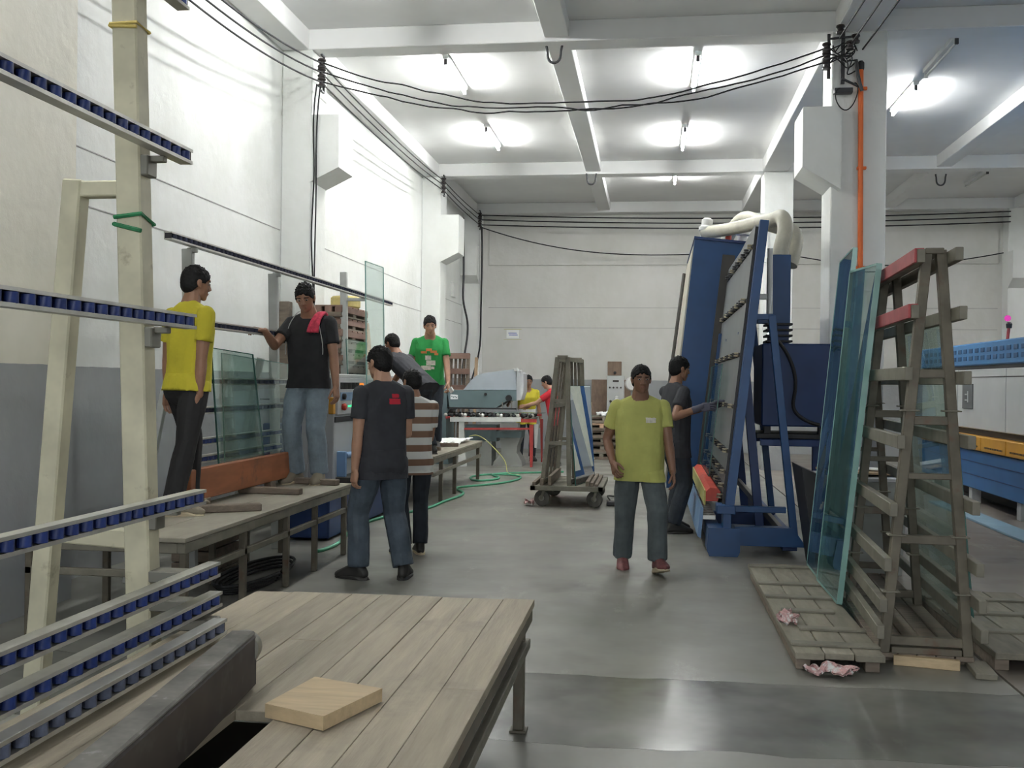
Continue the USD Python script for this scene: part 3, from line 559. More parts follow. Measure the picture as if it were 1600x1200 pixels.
solid('plywood_sheet', prism([(-3.5, 11.95, 0), (-3.5, 13.2, 0), (-3.72, 13.2, 2.18), (-3.72, 11.95, 2.12)], (-.02, 0, 0)), 'pallet_pale', 'pinkish plywood sheet leaning on the left wall behind the tall glass', 'plywood sheet')
# third platform
p3 = thing('platform_table', 'second low platform further down the left wall, with papers on it', 'table', (-2.9, 12.9, 0))
for k, (x0, x1) in enumerate(((-3.4, -3.07), (-3.065, -2.735), (-2.73, -2.42))): p3.part('deck_board', box(x0, x1, 11.35, 14.65, PZ-.025, PZ, .003), 'platform_wood')
p3.part('apron', [box(-2.47, -2.425, 11.36, 14.64, PZ-.085, PZ-.028), box(-3.4, -2.47, 14.6, 14.64, PZ-.085, PZ-.028)], 'rack_rail')
p3.part('side_rail', [box(-2.46, -2.43, 11.38, 14.62, PZ-.235, PZ-.19)], 'rack_rail')
for y in (11.9, 12.75, 14.5):
    p3.part('leg', box(-2.48, -2.435, y-.022, y+.022, 0, PZ-.03), 'rack_steel'); p3.part('leg', box(-3.39, -3.345, y-.022, y+.022, 0, PZ-.03), 'rack_steel')
solid('wooden_batten', bar((-2.86, 13.1, PZ+.024), (-2.50, 13.2, PZ+.024), .08, .045), 'batten_wood', 'short dark batten beside the papers on the second platform', 'batten')
solid('wooden_batten', bar((-2.84, 12.35, PZ+.024), (-2.56, 12.35, PZ+.024), .08, .045), 'batten_wood', 'short batten nearer than the other on the second platform', 'batten')
def rumpled(pts2d, z, amp, n=14, seed=0, th=.004, lift=0):
    """A limp sheet over a quadrilateral of floor points: wrinkled, closed, thin."""
    q = np.asarray(pts2d, float); u, v = np.meshgrid(np.linspace(0, 1, n), np.linspace(0, 1, n), indexing='ij')
    w = [(1-u)*(1-v), u*(1-v), u*v, (1-u)*v]; xy = sum(a[..., None]*b for a, b in zip(w, q))
    p = np.concatenate([xy, 0*u[..., None]], -1); h = meshkit.fbm(np.stack([u*4+seed*3.1, v*4+seed, u*0+seed], -1), 4)
    p[..., 0] += (meshkit.fbm(np.stack([u*3, v*3, u*0+seed+9], -1), 3)-.5)*amp*1.6; p[..., 1] += (meshkit.fbm(np.stack([u*3, v*3, u*0+seed+19], -1), 3)-.5)*amp*1.6
    h = h-h.min(); p[..., 2] = z+th+h*amp*1.6+lift*u*v
    a = p.reshape(-1, 3); k = np.arange(n*n).reshape(n, n); f = np.concatenate([np.stack([k[:-1, :-1], k[1:, :-1], k[1:, 1:]], -1).reshape(-1, 3), np.stack([k[:-1, :-1], k[1:, 1:], k[:-1, 1:]], -1).reshape(-1, 3)])
    b = a-A(0, 0, th); ring = np.r_[k[0, :-1], k[:-1, -1], k[-1, :0:-1], k[:0:-1, 0]]; rn = np.roll(ring, -1); N = n*n
    m = tm(np.vstack([a, b]), np.vstack([f, f[:, ::-1]+N, np.stack([ring, rn+N, rn], 1), np.stack([ring, ring+N, rn+N], 1)]))
    if m.volume < 0: m.invert()
    m.apply_translation((0, 0, z-m.bounds[0, 2]+.0005)); return m
solid('paper_pile', rumpled([(-2.86, 13.6), (-2.55, 13.55), (-2.53, 14.5), (-2.95, 14.4)], PZ, .05, 14, 2, .012), 'paper', 'white papers spread on the end of the second platform', 'papers', smooth=True)
# ------------------------------------------------------------------ right: blue vertical glass machine
LEAN = .107
def PX(z, d=0): return .565+LEAN*z+d            # the leaning plane on which the glass runs
def lean_box(d0, d1, y0, y1, z0, z1):
    return prism([(PX(z0, d0), y0, z0), (PX(z0, d1), y0, z0-LEAN*(d1-d0)), (PX(z1, d1), y0, z1-LEAN*(d1-d0)), (PX(z1, d0), y0, z1)], (0, y1-y0, 0))
gm = thing('glass_washer', 'big blue leaning glass washing machine with a grey roller wall', 'machine', (1.0, 10.6, 0))
gm.part('cabinet', prism([(.185, 12.0, .22), (.86, 12.0, .22), (1.13, 12.0, 3.03), (.475, 12.0, 3.10)], (0, 2.4, 0)), 'machine_blue', smooth=False)
gm.part('cabinet_lid', prism([(.465, 11.97, 3.10), (1.14, 11.97, 3.028), (1.145, 11.97, 3.055), (.47, 11.97, 3.13)], (0, 2.45, 0)), 'machine_blue_deep', smooth=False)
gm.part('side_panel', prism([(.165, 12.04, .3), (.185, 12.04, .3), (.470, 12.04, 3.02), (.455, 12.04, 3.02)], (0, 2.2, 0)), 'hose_cream', 'cream side panel', smooth=False)
gm.part('edge_rod', rod((.10, 13.2, .4), (.40, 13.4, 2.85), .022, 8), 'slot_dark')
gm.part('slot', lean_box(-.085, .055, 11.985, 12.01, .4, 2.92), 'slot_dark', 'dark glass entry slot', smooth=False)
gm.part('roller_wall', lean_box(.0, .035, 8.78, 11.97, .40, 2.74), 'panel_grey', 'grey backing panel', smooth=False)
gm.part('top_gusset', prism([(PX(2.74), 8.8, 2.74), (PX(2.74), 10.4, 2.74), (PX(2.80), 9.0, 2.80)], (.03, 0, 0)), 'panel_grey', smooth=False)
gm.part('panel_edge', [lean_box(-.012, .045, 8.765, 8.782, .38, 2.75), lean_box(-.012, .04, 8.77, 11.95, .38, .40)], 'black_part', smooth=False)
gm.part('post', lean_box(.012, .082, 8.66, 8.765, .36, 2.79), 'machine_blue', smooth=False)
gm.part('post', lean_box(-.03, .02, 11.75, 11.85, .36, 2.0), 'machine_blue', smooth=False)
for z in (2.60, 2.14, 1.68, 1.24, .86, .68, .565, .47):
    g = gm.part('roller_strip', lean_box(-.012, .0, 8.85, 11.9, z-.012, z+.012), 'roller_rubber', smooth=False)
    n = 9 if z > 2.5 else 13
    for k in range(n):
        y = 8.93+k*(2.9/n); c = A(PX(z, -.026), y, z); ax = A(LEAN, 0, 1)
        g.part('roller', cat(lathe([(.008, -.02), (.026, -.018), (.026, -.004), (.008, -.002)], c, ax, 10), lathe([(.008, .003), (.026, .005), (.026, .017), (.008, .02)], c, ax, 10)), 'roller_rubber' if k % 3 else 'roller_metal')
gm.part('belt', prism([(.475, 8.95, .42), (.575, 8.95, .42), (.60, 8.95, .50), (.57, 8.95, .53), (.51, 8.95, .535), (.475, 8.95, .50)], (0, 2.6, 0)), 'belt_red', 'orange-red support belt')
gm.part('belt_side', box(.462, .475, 8.97, 11.5, .38, .51, .003), 'hose_yellow')
gm.part('front_rail', prism([(.405, 8.92, .12), (.435, 8.92, .10), (.455, 8.92, .36), (.43, 8.92, .37)], (0, 3.0, 0)), 'light_blue', 'pale blue front rail', smooth=False)
gm.part('roller_tray', [box(.45, .56, 8.95+.16*k, 9.04+.16*k, .26, .30, .004) for k in range(17)], 'alu_rail', kind='stuff')
gm.part('foot', [prism([(.49, 8.62, 0), (.72, 8.62, 0), (.74, 8.62, .04), (.74, 8.62, .235), (.48, 8.62, .235), (.47, 8.62, .05)], (0, .3, 0)), box(.60, .67, 8.66, 8.82, .23, .36), box(.55, .70, 8.64, 8.86, .35, .42)], 'machine_blue', smooth=False)
gm.part('base_beam', prism([(.70, 8.66, .09), (1.28, 8.66, .09), (1.17, 8.66, .245), (.70, 8.66, .245)], (0, .12, 0)), 'machine_blue', smooth=False)
gm.part('base_beam', box(.5, .62, 8.9, 12.0, .04, .16), 'machine_blue_deep'); gm.part('base_beam', box(1.1, 1.22, 8.78, 12.0, .04, .16), 'machine_blue_deep')
gm.part('tie_bar', box(.66, 1.12, 8.72, 8.78, .36, .41), 'machine_blue'); gm.part('base_beam', box(.6, 1.2, 10.2, 10.3, .06, .18), 'machine_blue_deep')
gm.part('diagonal_tie', bar((.82, 11.6, .52), (1.15, 8.86, .14), .04, .06), 'bracket_steel')
for y in (8.74, 10.32, 11.7): gm.part('leg', bar((.985, y, 2.0), (1.195, y, .10), .06, .06, up=(0, 1, 0)), 'machine_blue'); gm.part('tie_bar', bar((.82, y, 1.99), (1.0, y, 1.99), .05, .05), 'machine_blue')
for y in (9.4, 10.9): gm.part('leg', bar((.80, y, 1.9), (.98, y, .10), .075, .06, up=(0, 1, 0)), 'machine_blue_deep')
for y in (9.45, 10.2): gm.part('shelf_rail', box(.98, 1.62, y, y+.07, .875, .935), 'machine_blue_deep')
gm.part('shelf_rail', [box(.95, 1.62, 9.5, 10.2, .94, .985)], 'black_part'); gm.part('shelf_leg', [box(1.55, 1.61, 9.46, 9.52, 0, .9), box(1.55, 1.61, 10.2, 10.26, 0, .9)], 'machine_blue_deep')
gm.part('tank', box(.99, 1.66, 9.5, 10.25, 1.05, 1.80, .012), 'machine_blue_deep', 'blue water tank'); gm.part('tank_stand', [box(1.02, 1.08, 9.55, 9.62, .98, 1.06), box(1.5, 1.56, 9.55, 9.62, .98, 1.06)], 'black_part')
gm.part('tank_cable', tube(spline([(1.13, 9.49, 1.82), (1.2, 9.485, 1.72), (1.27, 9.485, 1.55), (1.28, 9.485, 1.36), (1.27, 9.485, 1.22), (1.36, 9.485, 1.12), (1.5, 9.485, 1.07)], 30), .016, 8), 'black_part')
gm.part('blower_tower', box(1.06, 1.25, 9.62, 9.86, 1.98, 2.62, .006), 'machine_blue'); gm.part('tower_arm', box(.96, 1.1, 9.66, 9.74, 1.99, 2.03), 'machine_blue')
for k in range(4): gm.part('bellows_fin', box(1.035, 1.27, 9.59, 9.89, 1.815+.052*k, 1.835+.052*k, .004), 'black_part')
gm.part('bellows', box(1.07, 1.24, 9.62, 9.86, 1.80, 1.99, .004), 'machine_blue_deep')
gm.part('grey_pole', rod((1.055, 9.5, 2.05), (1.05, 9.5, 2.66), .025, 10), 'fixture_white'); gm.part('pole_clamp', box(.94, 1.06, 9.5, 9.56, 2.2, 2.25), 'fixture_white')
hp = [P(1100, 364, y=12.25), P(1115, 362, y=12.15), P(1150, 356, y=11.7), P(1190, 347, y=10.9), P(1214, 341, y=10.2), P(1225, 345, y=9.85), P(1227, 362, y=9.75), P(1222, 382, y=9.73), P(1220, 399, y=9.73)]
gm.part('hose', tube(spline(hp, 40), .073, 14), 'hose_cream', 'fat cream air hose')
gm.part('hose', tube(spline([(.85, 12.7, 3.1), (.95, 12.5, 3.3), (1.12, 11.6, 3.25), (1.32, 10.5, 2.98), (1.34, 10.05, 2.82), (1.27, 9.88, 2.55)], 34), .075, 14), 'hose_cream', 'second cream hose behind')
for c in ((.60, 12.25, 3.08), (1.02, 12.2, 3.02)):
    gm.part('hose_flange', lathe([(.085, 0), (.085, .03), (.06, .04), (.06, .14), (.09, .15), (.09, .19), (.065, .21), (.065, .28), (.04, .3)], c, (LEAN, 0, 1), 18), 'white_plastic')
gm.part('lamp_cap', lathe([(.03, 0), (.035, .02), (.035, .09), (.02, .11)], (.86, 12.06, 3.055), n=12), 'belt_red', 'red cap')
gm.part('pilot_light', ball((.975, 8.9, 1.86), .009, 1), 'led_white')
pane('glass_sheet', [(PX(.54, -.07), 10.02, .54), (PX(.54, -.07), 11.8, .54), (PX(1.62, -.07), 11.8, 1.62), (PX(1.62, -.07), 10.02, 1.62)], .01, 'glass_feed', 'glass_edge', 'glass sheet being fed into the blue machine by the gloved man')
bn = thing('waste_bin', 'grey bin with a black side standing between the blue machine and the glass rack', 'bin', (1.55, 8.5, 0))
bn.part('body', prism([(1.40, 8.02, .0), (1.88, 8.02, 0), (1.92, 8.02, .70), (1.33, 8.02, .70)], (0, .55, 0)), 'barrel_grey'); bn.part('side', prism([(1.26, 8.02, 0), (1.395, 8.02, 0), (1.325, 8.02, .72), (1.14, 8.02, .80)], (0, .55, 0)), 'black_part', 'black side')
bn.part('rim', box(1.30, 1.95, 8.0, 8.59, .70, .73, .006), 'machine_grey'); bn.part('latch', box(1.83, 1.87, 8.0, 8.02, .55, .64), 'black_part')
solid('cardboard_sheet', bar((1.36, 8.2, .770), (1.98, 8.4, .742), .40, .016), 'cardboard', 'brown cardboard sheet lying across the grey bin', 'cardboard')
solid('cardboard_sheet', bar((1.37, 8.28, .787), (1.9, 8.42, .765), .22, .01), 'paper', 'pale sheet on top of the cardboard on the grey bin', 'cardboard')

# ------------------------------------------------------------------ glass rack on its wooden decks
RB, RA = A(1.41, 5.45, 0), math.radians(-3.0)
def RK(x, y, z): c, s = math.cos(RA), math.sin(RA); x -= 1.41; return A(RB[0]+c*x-s*y, RB[1]+s*x+c*y, z)
def dk(name, x0, x1, y0, y1, zt, label, slats, n, along=True, th=.035, skid=True, m='pallet_grey', rot=False):
    t = thing(name, label, 'pallet', ((x0+x1)/2, (y0+y1)/2, 0)); R = RK if rot else (lambda x, y, z: A(x, y, z)); off = RB[1] if rot else 0
    for k in range(n):
        a, b = x0+(x1-x0)*k/n+.002, x0+(x1-x0)*(k+1)/n-.002; e = rg.uniform(-.015, .015)
        t.part('plank', bar(R((a+b)/2, y0-off+e, zt-th/2), R((a+b)/2, y1-off+e, zt-th/2), b-a, th, b=.004), m)
    for y, u0, u1 in slats: t.part('slat', bar(R(x0+(x1-x0)*u0, y-off, zt+.006), R(x0+(x1-x0)*u1, y-off, zt+.006), .075, .014, b=.003), 'rack_rail' if not rot else m)
    if skid:
        for x in (x0+.05, x1-.05): t.part('skid', bar(R(x, y0+.06-off, (zt-th)/2), R(x, y1-.06-off, (zt-th)/2), .07, zt-th), 'batten_wood')
    return t
rg = np.random.default_rng(8)
dk('wooden_deck', .72, 1.155, 5.22, 7.75, .10, 'low wooden deck with crosswise slats left of the glass rack', [(7.62, 0, 1), (6.98, 0, 1), (6.55, 0, 1), (6.16, .12, .8), (5.72, .2, 1), (5.38, 0, 1)], 3)
dk('wooden_deck', 1.715, 2.35, 5.38, 7.0, .10, 'low wooden deck right of the glass rack at the picture edge', [(6.7, 0, 1), (6.3, 0, 1), (5.85, 0, 1)], 3)
dk('wooden_deck', 1.175, 1.635, 5.46, 7.8, .055, 'dark plank deck lying between the legs of the glass rack', [], 5, th=.025, m='batten_wood', rot=True, skid=True)
rk = thing('glass_rack', 'rusty steel A-frame glass rack with many side rails, two faced in red', 'rack', (1.36, 6.3, 0))
for y in (.03, 1.28, 2.3):
    rk.part('leg', bar(RK(1.20, y, .055), RK(1.387, y, 2.12), .050, .045, up=(0, 1, 0)), 'rack_steel'); rk.part('leg', bar(RK(1.606, y, .055), RK(1.453, y, 2.12), .050, .045, up=(0, 1, 0)), 'rack_steel')
    xl = lambda z: 1.195+.19*z/2.1; xr = lambda z: 1.61-.155*z/2.1
    for z in (1.49, 1.25, .965, .64, .12): rk.part('rung', bar(RK(xl(z)+.01, y, z), RK(xr(z)-.01, y, z), .035, .045 if z != .965 else .03), 'rack_steel')
    for z in (1.30, .66, .37):
        for f in (xl, xr): rk.part('collar', bar(RK(f(z)-.045, y, z), RK(f(z)+.045, y, z), .075, .008), 'rack_rail')
for z, x in ((2.08, 0), (1.80, 0), (1.488, 0), (1.143, 0), (.80, 0), (.522, 0), (.315, 0), (.18, 0)):
    c = xl(z)-.045
    r_ = rk.part('side_rail', bar(RK(c, -.09, z), RK(c, 2.45, z), .038, .068), 'rack_rail' if z < 2.6 else 'rail_red')
    if z > 1.7: r_.part('red_facing', bar(RK(c-.024, -.075, z+.004), RK(c-.024, 2.4, z+.004), .014, .072), 'rail_red', 'red rubber facing'); r_.part('red_facing', bar(RK(c, -.07, z+.037), RK(c, 2.4, z+.037), .036, .008), 'rail_red')
for z in (2.08, 1.79, 1.469, 1.15, .827, .525, .345, .20):
    c = xr(z)+.045
    rk.part('side_rail', bar(RK(c, -.16, z), RK(c, 2.45, z), .038, .066), 'rack_rail')
rk.part('ridge', bar(RK(1.42, 0, 2.115), RK(1.42, 2.4, 2.115), .09, .03), 'rack_steel')
rk.part('sill', bar(RK(1.235, .03, .072), RK(1.575, .03, .072), .05, .034), 'rack_steel')
pane('glass_sheet', [(1.12, 6.36, .118), (1.12, 7.12, .118), P(1328, 425, y=7.02), P(1370, 413, y=6.26)], .028, 'glass_teal', 'glass_edge_pale', 'tall teal glass sheet leaning on the left of the glass rack, the nearer of two')
pane('glass_sheet', [(1.135, 7.22, .118), (1.145, 7.74, .118), P(1312, 410, y=7.8), P(1333, 388, y=7.15)], .028, 'glass_deep', 'glass_edge_pale', 'taller bluish glass sheet leaning on the left of the glass rack, the farther of two')
pane('glass_sheet', [(1.745, 5.86, .118), (1.83, 7.35, .118), (1.675, 7.35, 1.80), (1.585, 5.84, 1.80)], .012, 'glass_green', 'glass_edge', 'broad green-tinted glass sheet leaning on the right of the glass rack')
def rag(px, py, z, w, d, seed, m, label, name='rag'):
    c = P(px, py, z=z); solid(name, rumpled([(c[0]-w, c[1]-d*.6), (c[0]+w*.8, c[1]-d), (c[0]+w, c[1]+d*.7), (c[0]-w*.7, c[1]+d)], z, .07, 16, seed, .006), m, label, 'rag', smooth=True)
rag(1296, 1058, 0, .12, .045, 3, 'rag_pink', 'pink and white rag lying on the floor before the wooden deck')
rag(1233, 975, .10, .055, .06, 5, 'rag_pink', 'small pink and white rag on the edge of the wooden deck')
rag(828, 790, 0, .06, .08, 8, 'rag_pink', 'little reddish rag on the floor by the wheel of the trolley')
solid('wooden_offcut', bar(P(1396, 1030, z=.025), P(1500, 1040, z=.025), .04, .05), 'fresh_wood', 'thin strip of fresh wood lying in front of the glass rack', 'wood strip')
solid('wooden_offcut', bar(P(1524, 1036, z=.016), P(1542, 1058, z=.016), .10, .03), 'pallet_grey', 'short grey board lying by the right foot of the glass rack', 'wood strip')

# ------------------------------------------------------------------ furnace
fx = 3.9; FY0, FY1 = 7.4, 15.55
fu = thing('tempering_furnace', 'long glass furnace with blue louvred hood, pale body and yellow band', 'furnace', (5.0, 11.5, 0))
fu.part('hood', box(fx-.02, 6.3, FY0, FY1, 1.69, 1.965, .015), 'furnace_blue', 'blue louvred hood')
fu.part('hood_gap', box(fx+.01, 6.28, FY0+.02, FY1-.02, 1.64, 1.69, 0), 'black_part')
bd_ = fu.part('body', box(fx, 6.3, FY0, FY1, .92, 1.645, .01), 'furnace_white', 'pale grey body')
bd_.part('seam', box(fx-.004, fx+.01, FY0+.1, FY1-.1, 1.545, 1.556, 0), 'slot_dark')
for y in (8.6, 10.3, 12.0, 13.8): bd_.part('seam', box(fx-.004, fx+.01, y, y+.012, .93, 1.64, 0), 'machine_grey')
pl = bd_.part('nameplate', box(fx-.012, fx+.005, 13.17, 13.58, 1.16, 1.47, .003), 'panel_grey'); pl.part('emblem', [box(fx-.016, fx-.011, 13.33, 13.36, 1.24, 1.38, 0), box(fx-.016, fx-.011, 13.38, 13.46, 1.26, 1.275, 0), box(fx-.016, fx-.011, 13.38, 13.46, 1.33, 1.345, 0)], 'furnace_white')
fu.part('under_gap', box(fx+.05, 6.25, FY0+.02, FY1-.02, .84, .925, 0), 'black_part')
yb = fu.part('yellow_band', box(fx-.06, 6.3, FY0, FY1-.2, .675, .845, .008), 'furnace_yellow', 'yellow ventilated band')
for k in range(9): 
    yb.part('frame', box(fx-.068, fx-.05, FY0+.1+.86*k, FY0+.14+.86*k, .685, .835, 0), 'furnace_yellow')
    yb.part('grille', [box(fx-.064, fx-.05, FY0+.22+.86*k+.035*j, FY0+.235+.86*k+.035*j, .715, .735, 0) for j in range(18)], 'slot_dark', kind='stuff')
lb = fu.part('lower_skirt', box(fx-.02, 6.3, FY0, FY1-.1, .20, .665, .01), 'furnace_blue_deep', 'blue lower skirt')
for z in (.36, .52): lb.part('seam', box(fx-.024, fx, FY0+.05, FY1-.2, z, z+.01, 0), 'machine_blue_deep')
fu.part('plinth', box(fx+.35, 6.2, FY0+.2, FY1-.3, .0, .21, 0), 'black_part')
for y in (8.2, 9.9, 11.62, 13.3, 15.0): fu.part('leg', box(fx+.02, fx+.13, y-.06, y+.06, .0, .205, .004), 'furnace_white')
for k in range(36):
    y = FY0+.35+.225*k
    if y < 9.5 or y > 15.3: continue
    for z in (1.755, 1.845): fu.part('vent', box(fx-.026, fx-.015, y, y+.13, z, z+.052, .002), 'vent_dark')
fu.part('floor_track', box(3.40, 3.66, FY0, 13.2, .0, .025, .004), 'strip_blue', 'pale blue floor track')
fu.part('cable_gland', [ball((4.3, 13.4, 1.965), .09, 2, (1, 1.4, .45)), ball((4.3, 11.9, 1.965), .06, 2, (1, 1.2, .5))], 'black_part')
bc = thing('signal_lamp', 'magenta signal lamp on a red stem above the furnace', 'lamp', (4.1, 12.6, 1.965))
bc.part('stem', rod((4.1, 12.6, 1.96), (4.12, 12.6, 2.18), .018, 8), 'rail_red'); bc.part('socket', lathe([(.03, 0), (.035, .05), (.02, .07)], (4.118, 12.6, 2.12), n=12), 'black_part'); bc.part('bulb', ball((4.095, 12.58, 2.235), .036, 2), 'lamp_magenta')

# ------------------------------------------------------------------ trolley with mirror
tr = thing('glass_trolley', 'wheeled A-frame trolley carrying a mirror in the middle of the aisle', 'trolley', (-.93, 12.2, 0))
tr.part('platform', [box(-1.36, -.53, 11.62, 11.68, .19, .245), box(-1.36, -.53, 12.86, 12.92, .19, .245), box(-1.36, -1.30, 11.62, 12.92, .19, .245), box(-.59, -.53, 11.62, 12.92, .19, .245)], 'rack_rail')
for k in range(6): tr.part('deck_board', box(-1.30, -.59, 11.70+.195*k, 11.88+.195*k, .215, .24), 'pallet_grey')
for k in range(3):
    tr.part('rest', box(-1.34+.09*k, -1.30+.09*k, 11.64, 12.9, .245, .285+.035*k), 'batten_wood'); tr.part('rest', box(-.63-.05*k, -.59-.05*k, 11.64, 12.9, .245, .275+.015*k), 'batten_wood')
TN = {}
for y, q4 in ((11.74, (-1.235, -1.075, -.955, -.925)), (12.74, (-1.16, -1.03, -.865, -.80))):
    TN[y] = [(q4[0], y, .24), (q4[1], y, 1.715), (q4[2], y, 1.715), (q4[3], y, .24)]
    a, b, c, d = (A(*q) for q in TN[y])
    tr.part('leg', bar(a, b, .05, .045, up=(0, 1, 0)), 'rack_rail'); tr.part('leg', bar(d, c, .05, .045, up=(0, 1, 0)), 'rack_rail'); tr.part('rung', bar(b, c, .045, .045), 'rack_rail')
    for u in (.33, .66): tr.part('rung', bar(a+(b-a)*u, d+(c-d)*u, .04, .04), 'rack_rail')
for q in (0, 3):
    for u in (.03, .3, .62, .985):
        a0, a1 = A(*TN[11.74][q]), A(*TN[11.74][1 if q == 0 else 2]); b0, b1 = A(*TN[12.74][q]), A(*TN[12.74][1 if q == 0 else 2])
        tr.part('side_rail', bar(a0+(a1-a0)*u, b0+(b1-b0)*u, .04, .05), 'rack_rail')
    for w in (.25, .5, .75):
        a0, a1 = A(*TN[11.74][q]), A(*TN[11.74][1 if q == 0 else 2]); b0, b1 = A(*TN[12.74][q]), A(*TN[12.74][1 if q == 0 else 2])
        tr.part('upright', bar(a0+(b0-a0)*w, a1+(b1-a1)*w, .03, .03, up=(0, 1, 0)), 'rack_steel')
for x, y in ((-1.23, 11.72), (-.63, 11.72), (-1.2, 12.8), (-.65, 12.8)):
    w = tr.part('wheel', lathe([(.03, -.022), (.07, -.024), (.092, -.018), (.095, 0), (.092, .018), (.07, .024), (.03, .022)], (x, y, .095), (.3, 1, 0), 24), 'wheel_rubber'); w.part('hub', lathe([(.012, -.034), (.034, -.03), (.034, .03), (.012, .034)], (x, y, .095), (.3, 1, 0), 12), 'bracket_steel')
    tr.part('caster_fork', [bar((x-.012, y-.037, .085), (x+.02, y-.037, .19), .006, .03, up=(1, 0, 0)), bar((x+.012, y+.037, .085), (x+.03, y+.037, .19), .006, .03, up=(1, 0, 0)), box(x-.03, x+.06, y-.05, y+.05, .18, .195)], 'rack_rail')
mi = pane('mirror', [P(899, 759, y=11.70), P(928, 747, y=12.66), P(921, 603, y=12.60), P(888.5, 603, y=11.74)], .010, 'mirror_silver', 'glass_edge', 'tall mirror leaning on the right side of the A-frame trolley')
pd = thing('foot_pedal', 'small dark foot pedal with a cable on the floor right of the trolley', 'pedal', (-.42, 12.0, 0)); pd.part('pedal', box(-.5, -.36, 11.9, 12.05, 0, .05, .008), 'black_part'); pd.part('cord', tube(spline([(-.45, 12.05, .03), (-.5, 12.3, .06), (-.48, 12.8, .02), (-.2, 13.4, .012)], 20), .01, 6), 'cable_black')
# ------------------------------------------------------------------ far end: drilling machine, benches, wall things
DY = 17.3
def D(px, py, y=DY): return P(px, py, y=y)
def plate(pts, d, y=DY): return prism([D(a, b, y) for a, b in pts], (0, d, 0))
dm = thing('drilling_machine', 'dark grey-green glass drilling machine with a long arm and pale cover at the far end', 'machine', (-2.9, 17.6, 0))
dm.part('column', plate([(679, 607), (699, 609), (702, 640), (697, 648), (697, 690), (702, 735), (676, 735)], .7), 'drill_teal')
dm.part('arm', plate([(698.5, 609.5), (807, 609.5), (807, 626), (791, 627), (775, 637), (699, 638)], .55), 'drill_teal')
dm.part('cover', plate([(724, 609), (728, 604), (736, 594), (744, 587), (754, 583.5), (766, 581.5), (806, 576.5), (807, 609)], .5, DY+.03), 'drill_pale', 'pale sloping cover')
dm.part('end_cover', plate([(807, 579), (812, 580), (818, 584), (818, 612), (814, 625), (807, 626)], .5, DY+.0), 'machine_grey', 'pale end cover'); dm.part('corner_block', [box(D(803, 577)[0], D(809, 577)[0], DY, DY+.12, D(803, 580)[2], D(803, 575)[2]), box(D(811, 580)[0], D(816, 580)[0], DY, DY+.12, D(811, 583)[2], D(811, 578)[2])], 'furnace_white')
lab = dm.part('label_plate', plate([(704, 616), (715.5, 617), (715.5, 624), (704, 624)], -.012), 'paper', 'small white label'); lab.part('lettering', [box(D(a, 620)[0], D(a+1.6, 620)[0], DY-.018, DY-.011, D(705, b+1.6)[2], D(705, b)[2], 0) for a, b in ((705.5, 618.5), (708, 619.5), (710.5, 618.8), (712.6, 620))], 'drill_teal')
hw = D(795, 622); dm.part('handwheel', lathe([(.02, 0), (.05, .0), (.055, .04), (.02, .06)], hw-A(0, .06, 0), (0, 1, 0), 16), 'black_part'); dm.part('knob', lathe([(.01, 0), (.025, .0), (.025, .04)], D(759, 616)-A(0, .04, 0), (0, 1, 0), 10), 'black_part')
dm.part('spindle', [bar(D(785, 628), D(785, 640), .02, .02, up=(0, 1, 0)), bar(D(799, 627), D(799, 640), .025, .025, up=(0, 1, 0))], 'bracket_steel')
dm.part('lower_rail', plate([(699, 636), (806, 638), (806, 640), (699, 638.5)], .1, DY-.05), 'black_part')
bed = dm.part('bed', plate([(703, 652), (814, 652), (814, 659), (703, 659)], .06, DY-.45), 'white_paint', 'white painted bed rail'); bed.part('end_rail', plate([(814, 655), (838, 655), (838, 660), (814, 660)], .06, DY-.45), 'red_paint', 'red painted end')
dm.part('bed_rail', plate([(703, 645), (846, 645), (846, 650), (703, 650)], .06, DY+.45), 'red_paint')
rg = np.random.default_rng(11)
for k in range(15):
    x = D(705+9.2*k, 648)[0]; z = D(700, 651)[2]
    dm.part('roller_arm', box(x-.015, x+.015, DY-.42, DY+.5, z-.02, z+.015), 'bracket_steel' if k % 3 else 'red_paint')
    for j in range(4): dm.part('castor', ball((x+rg.uniform(-.02, .02), DY-.4+.25*j, z+.045), .035, 1), 'black_part' if (k+j) % 3 else 'alu_rail')
dm.part('leg', plate([(717, 659), (725, 659), (725, 700), (728, 729), (716, 729)], .1, DY-.43), 'white_paint', 'white leg')
dm.part('cross_rail', plate([(725, 668.5), (828, 668.5), (828, 671.5), (725, 671.5)], .05, DY-.42), 'red_paint', 'red cross rail')
dm.part('leg', plate([(827, 664), (833, 664), (831.5, 730), (828, 730)], .08, DY-.43), 'red_paint', 'red leg'); dm.part('leg', plate([(844, 655), (848, 655), (847, 722), (845, 722)], .08, DY+.3), 'red_paint', 'second red leg'); dm.part('leg', plate([(834.5, 663), (841, 663), (838, 700), (835, 700)], .08, DY-.1), 'white_paint', 'white strut')
dm.part('gearbox', plate([(781, 661), (809, 661), (809, 669), (781, 669)], .3, DY-.3), 'machine_grey'); 
dm.part('pedestal_head', plate([(774.5, 674), (815, 674), (814, 684), (776, 684)], .5, DY-.2), 'drill_teal')
dm.part('pedestal', plate([(781, 684), (813, 684), (808, 697), (807, 708), (815, 722), (816, 729), (770, 729), (771, 722), (783, 708), (783, 697)], .5, DY-.15), 'barrel_grey', 'worn grey pedestal')
dm.part('base_tank', plate([(722, 690), (768, 690), (768, 733), (712, 733)], .5, DY-.1), 'barrel_grey'); dm.part('base_tank', plate([(724, 664), (776, 664), (776, 690), (724, 690)], .4, DY+.1), 'drill_teal')
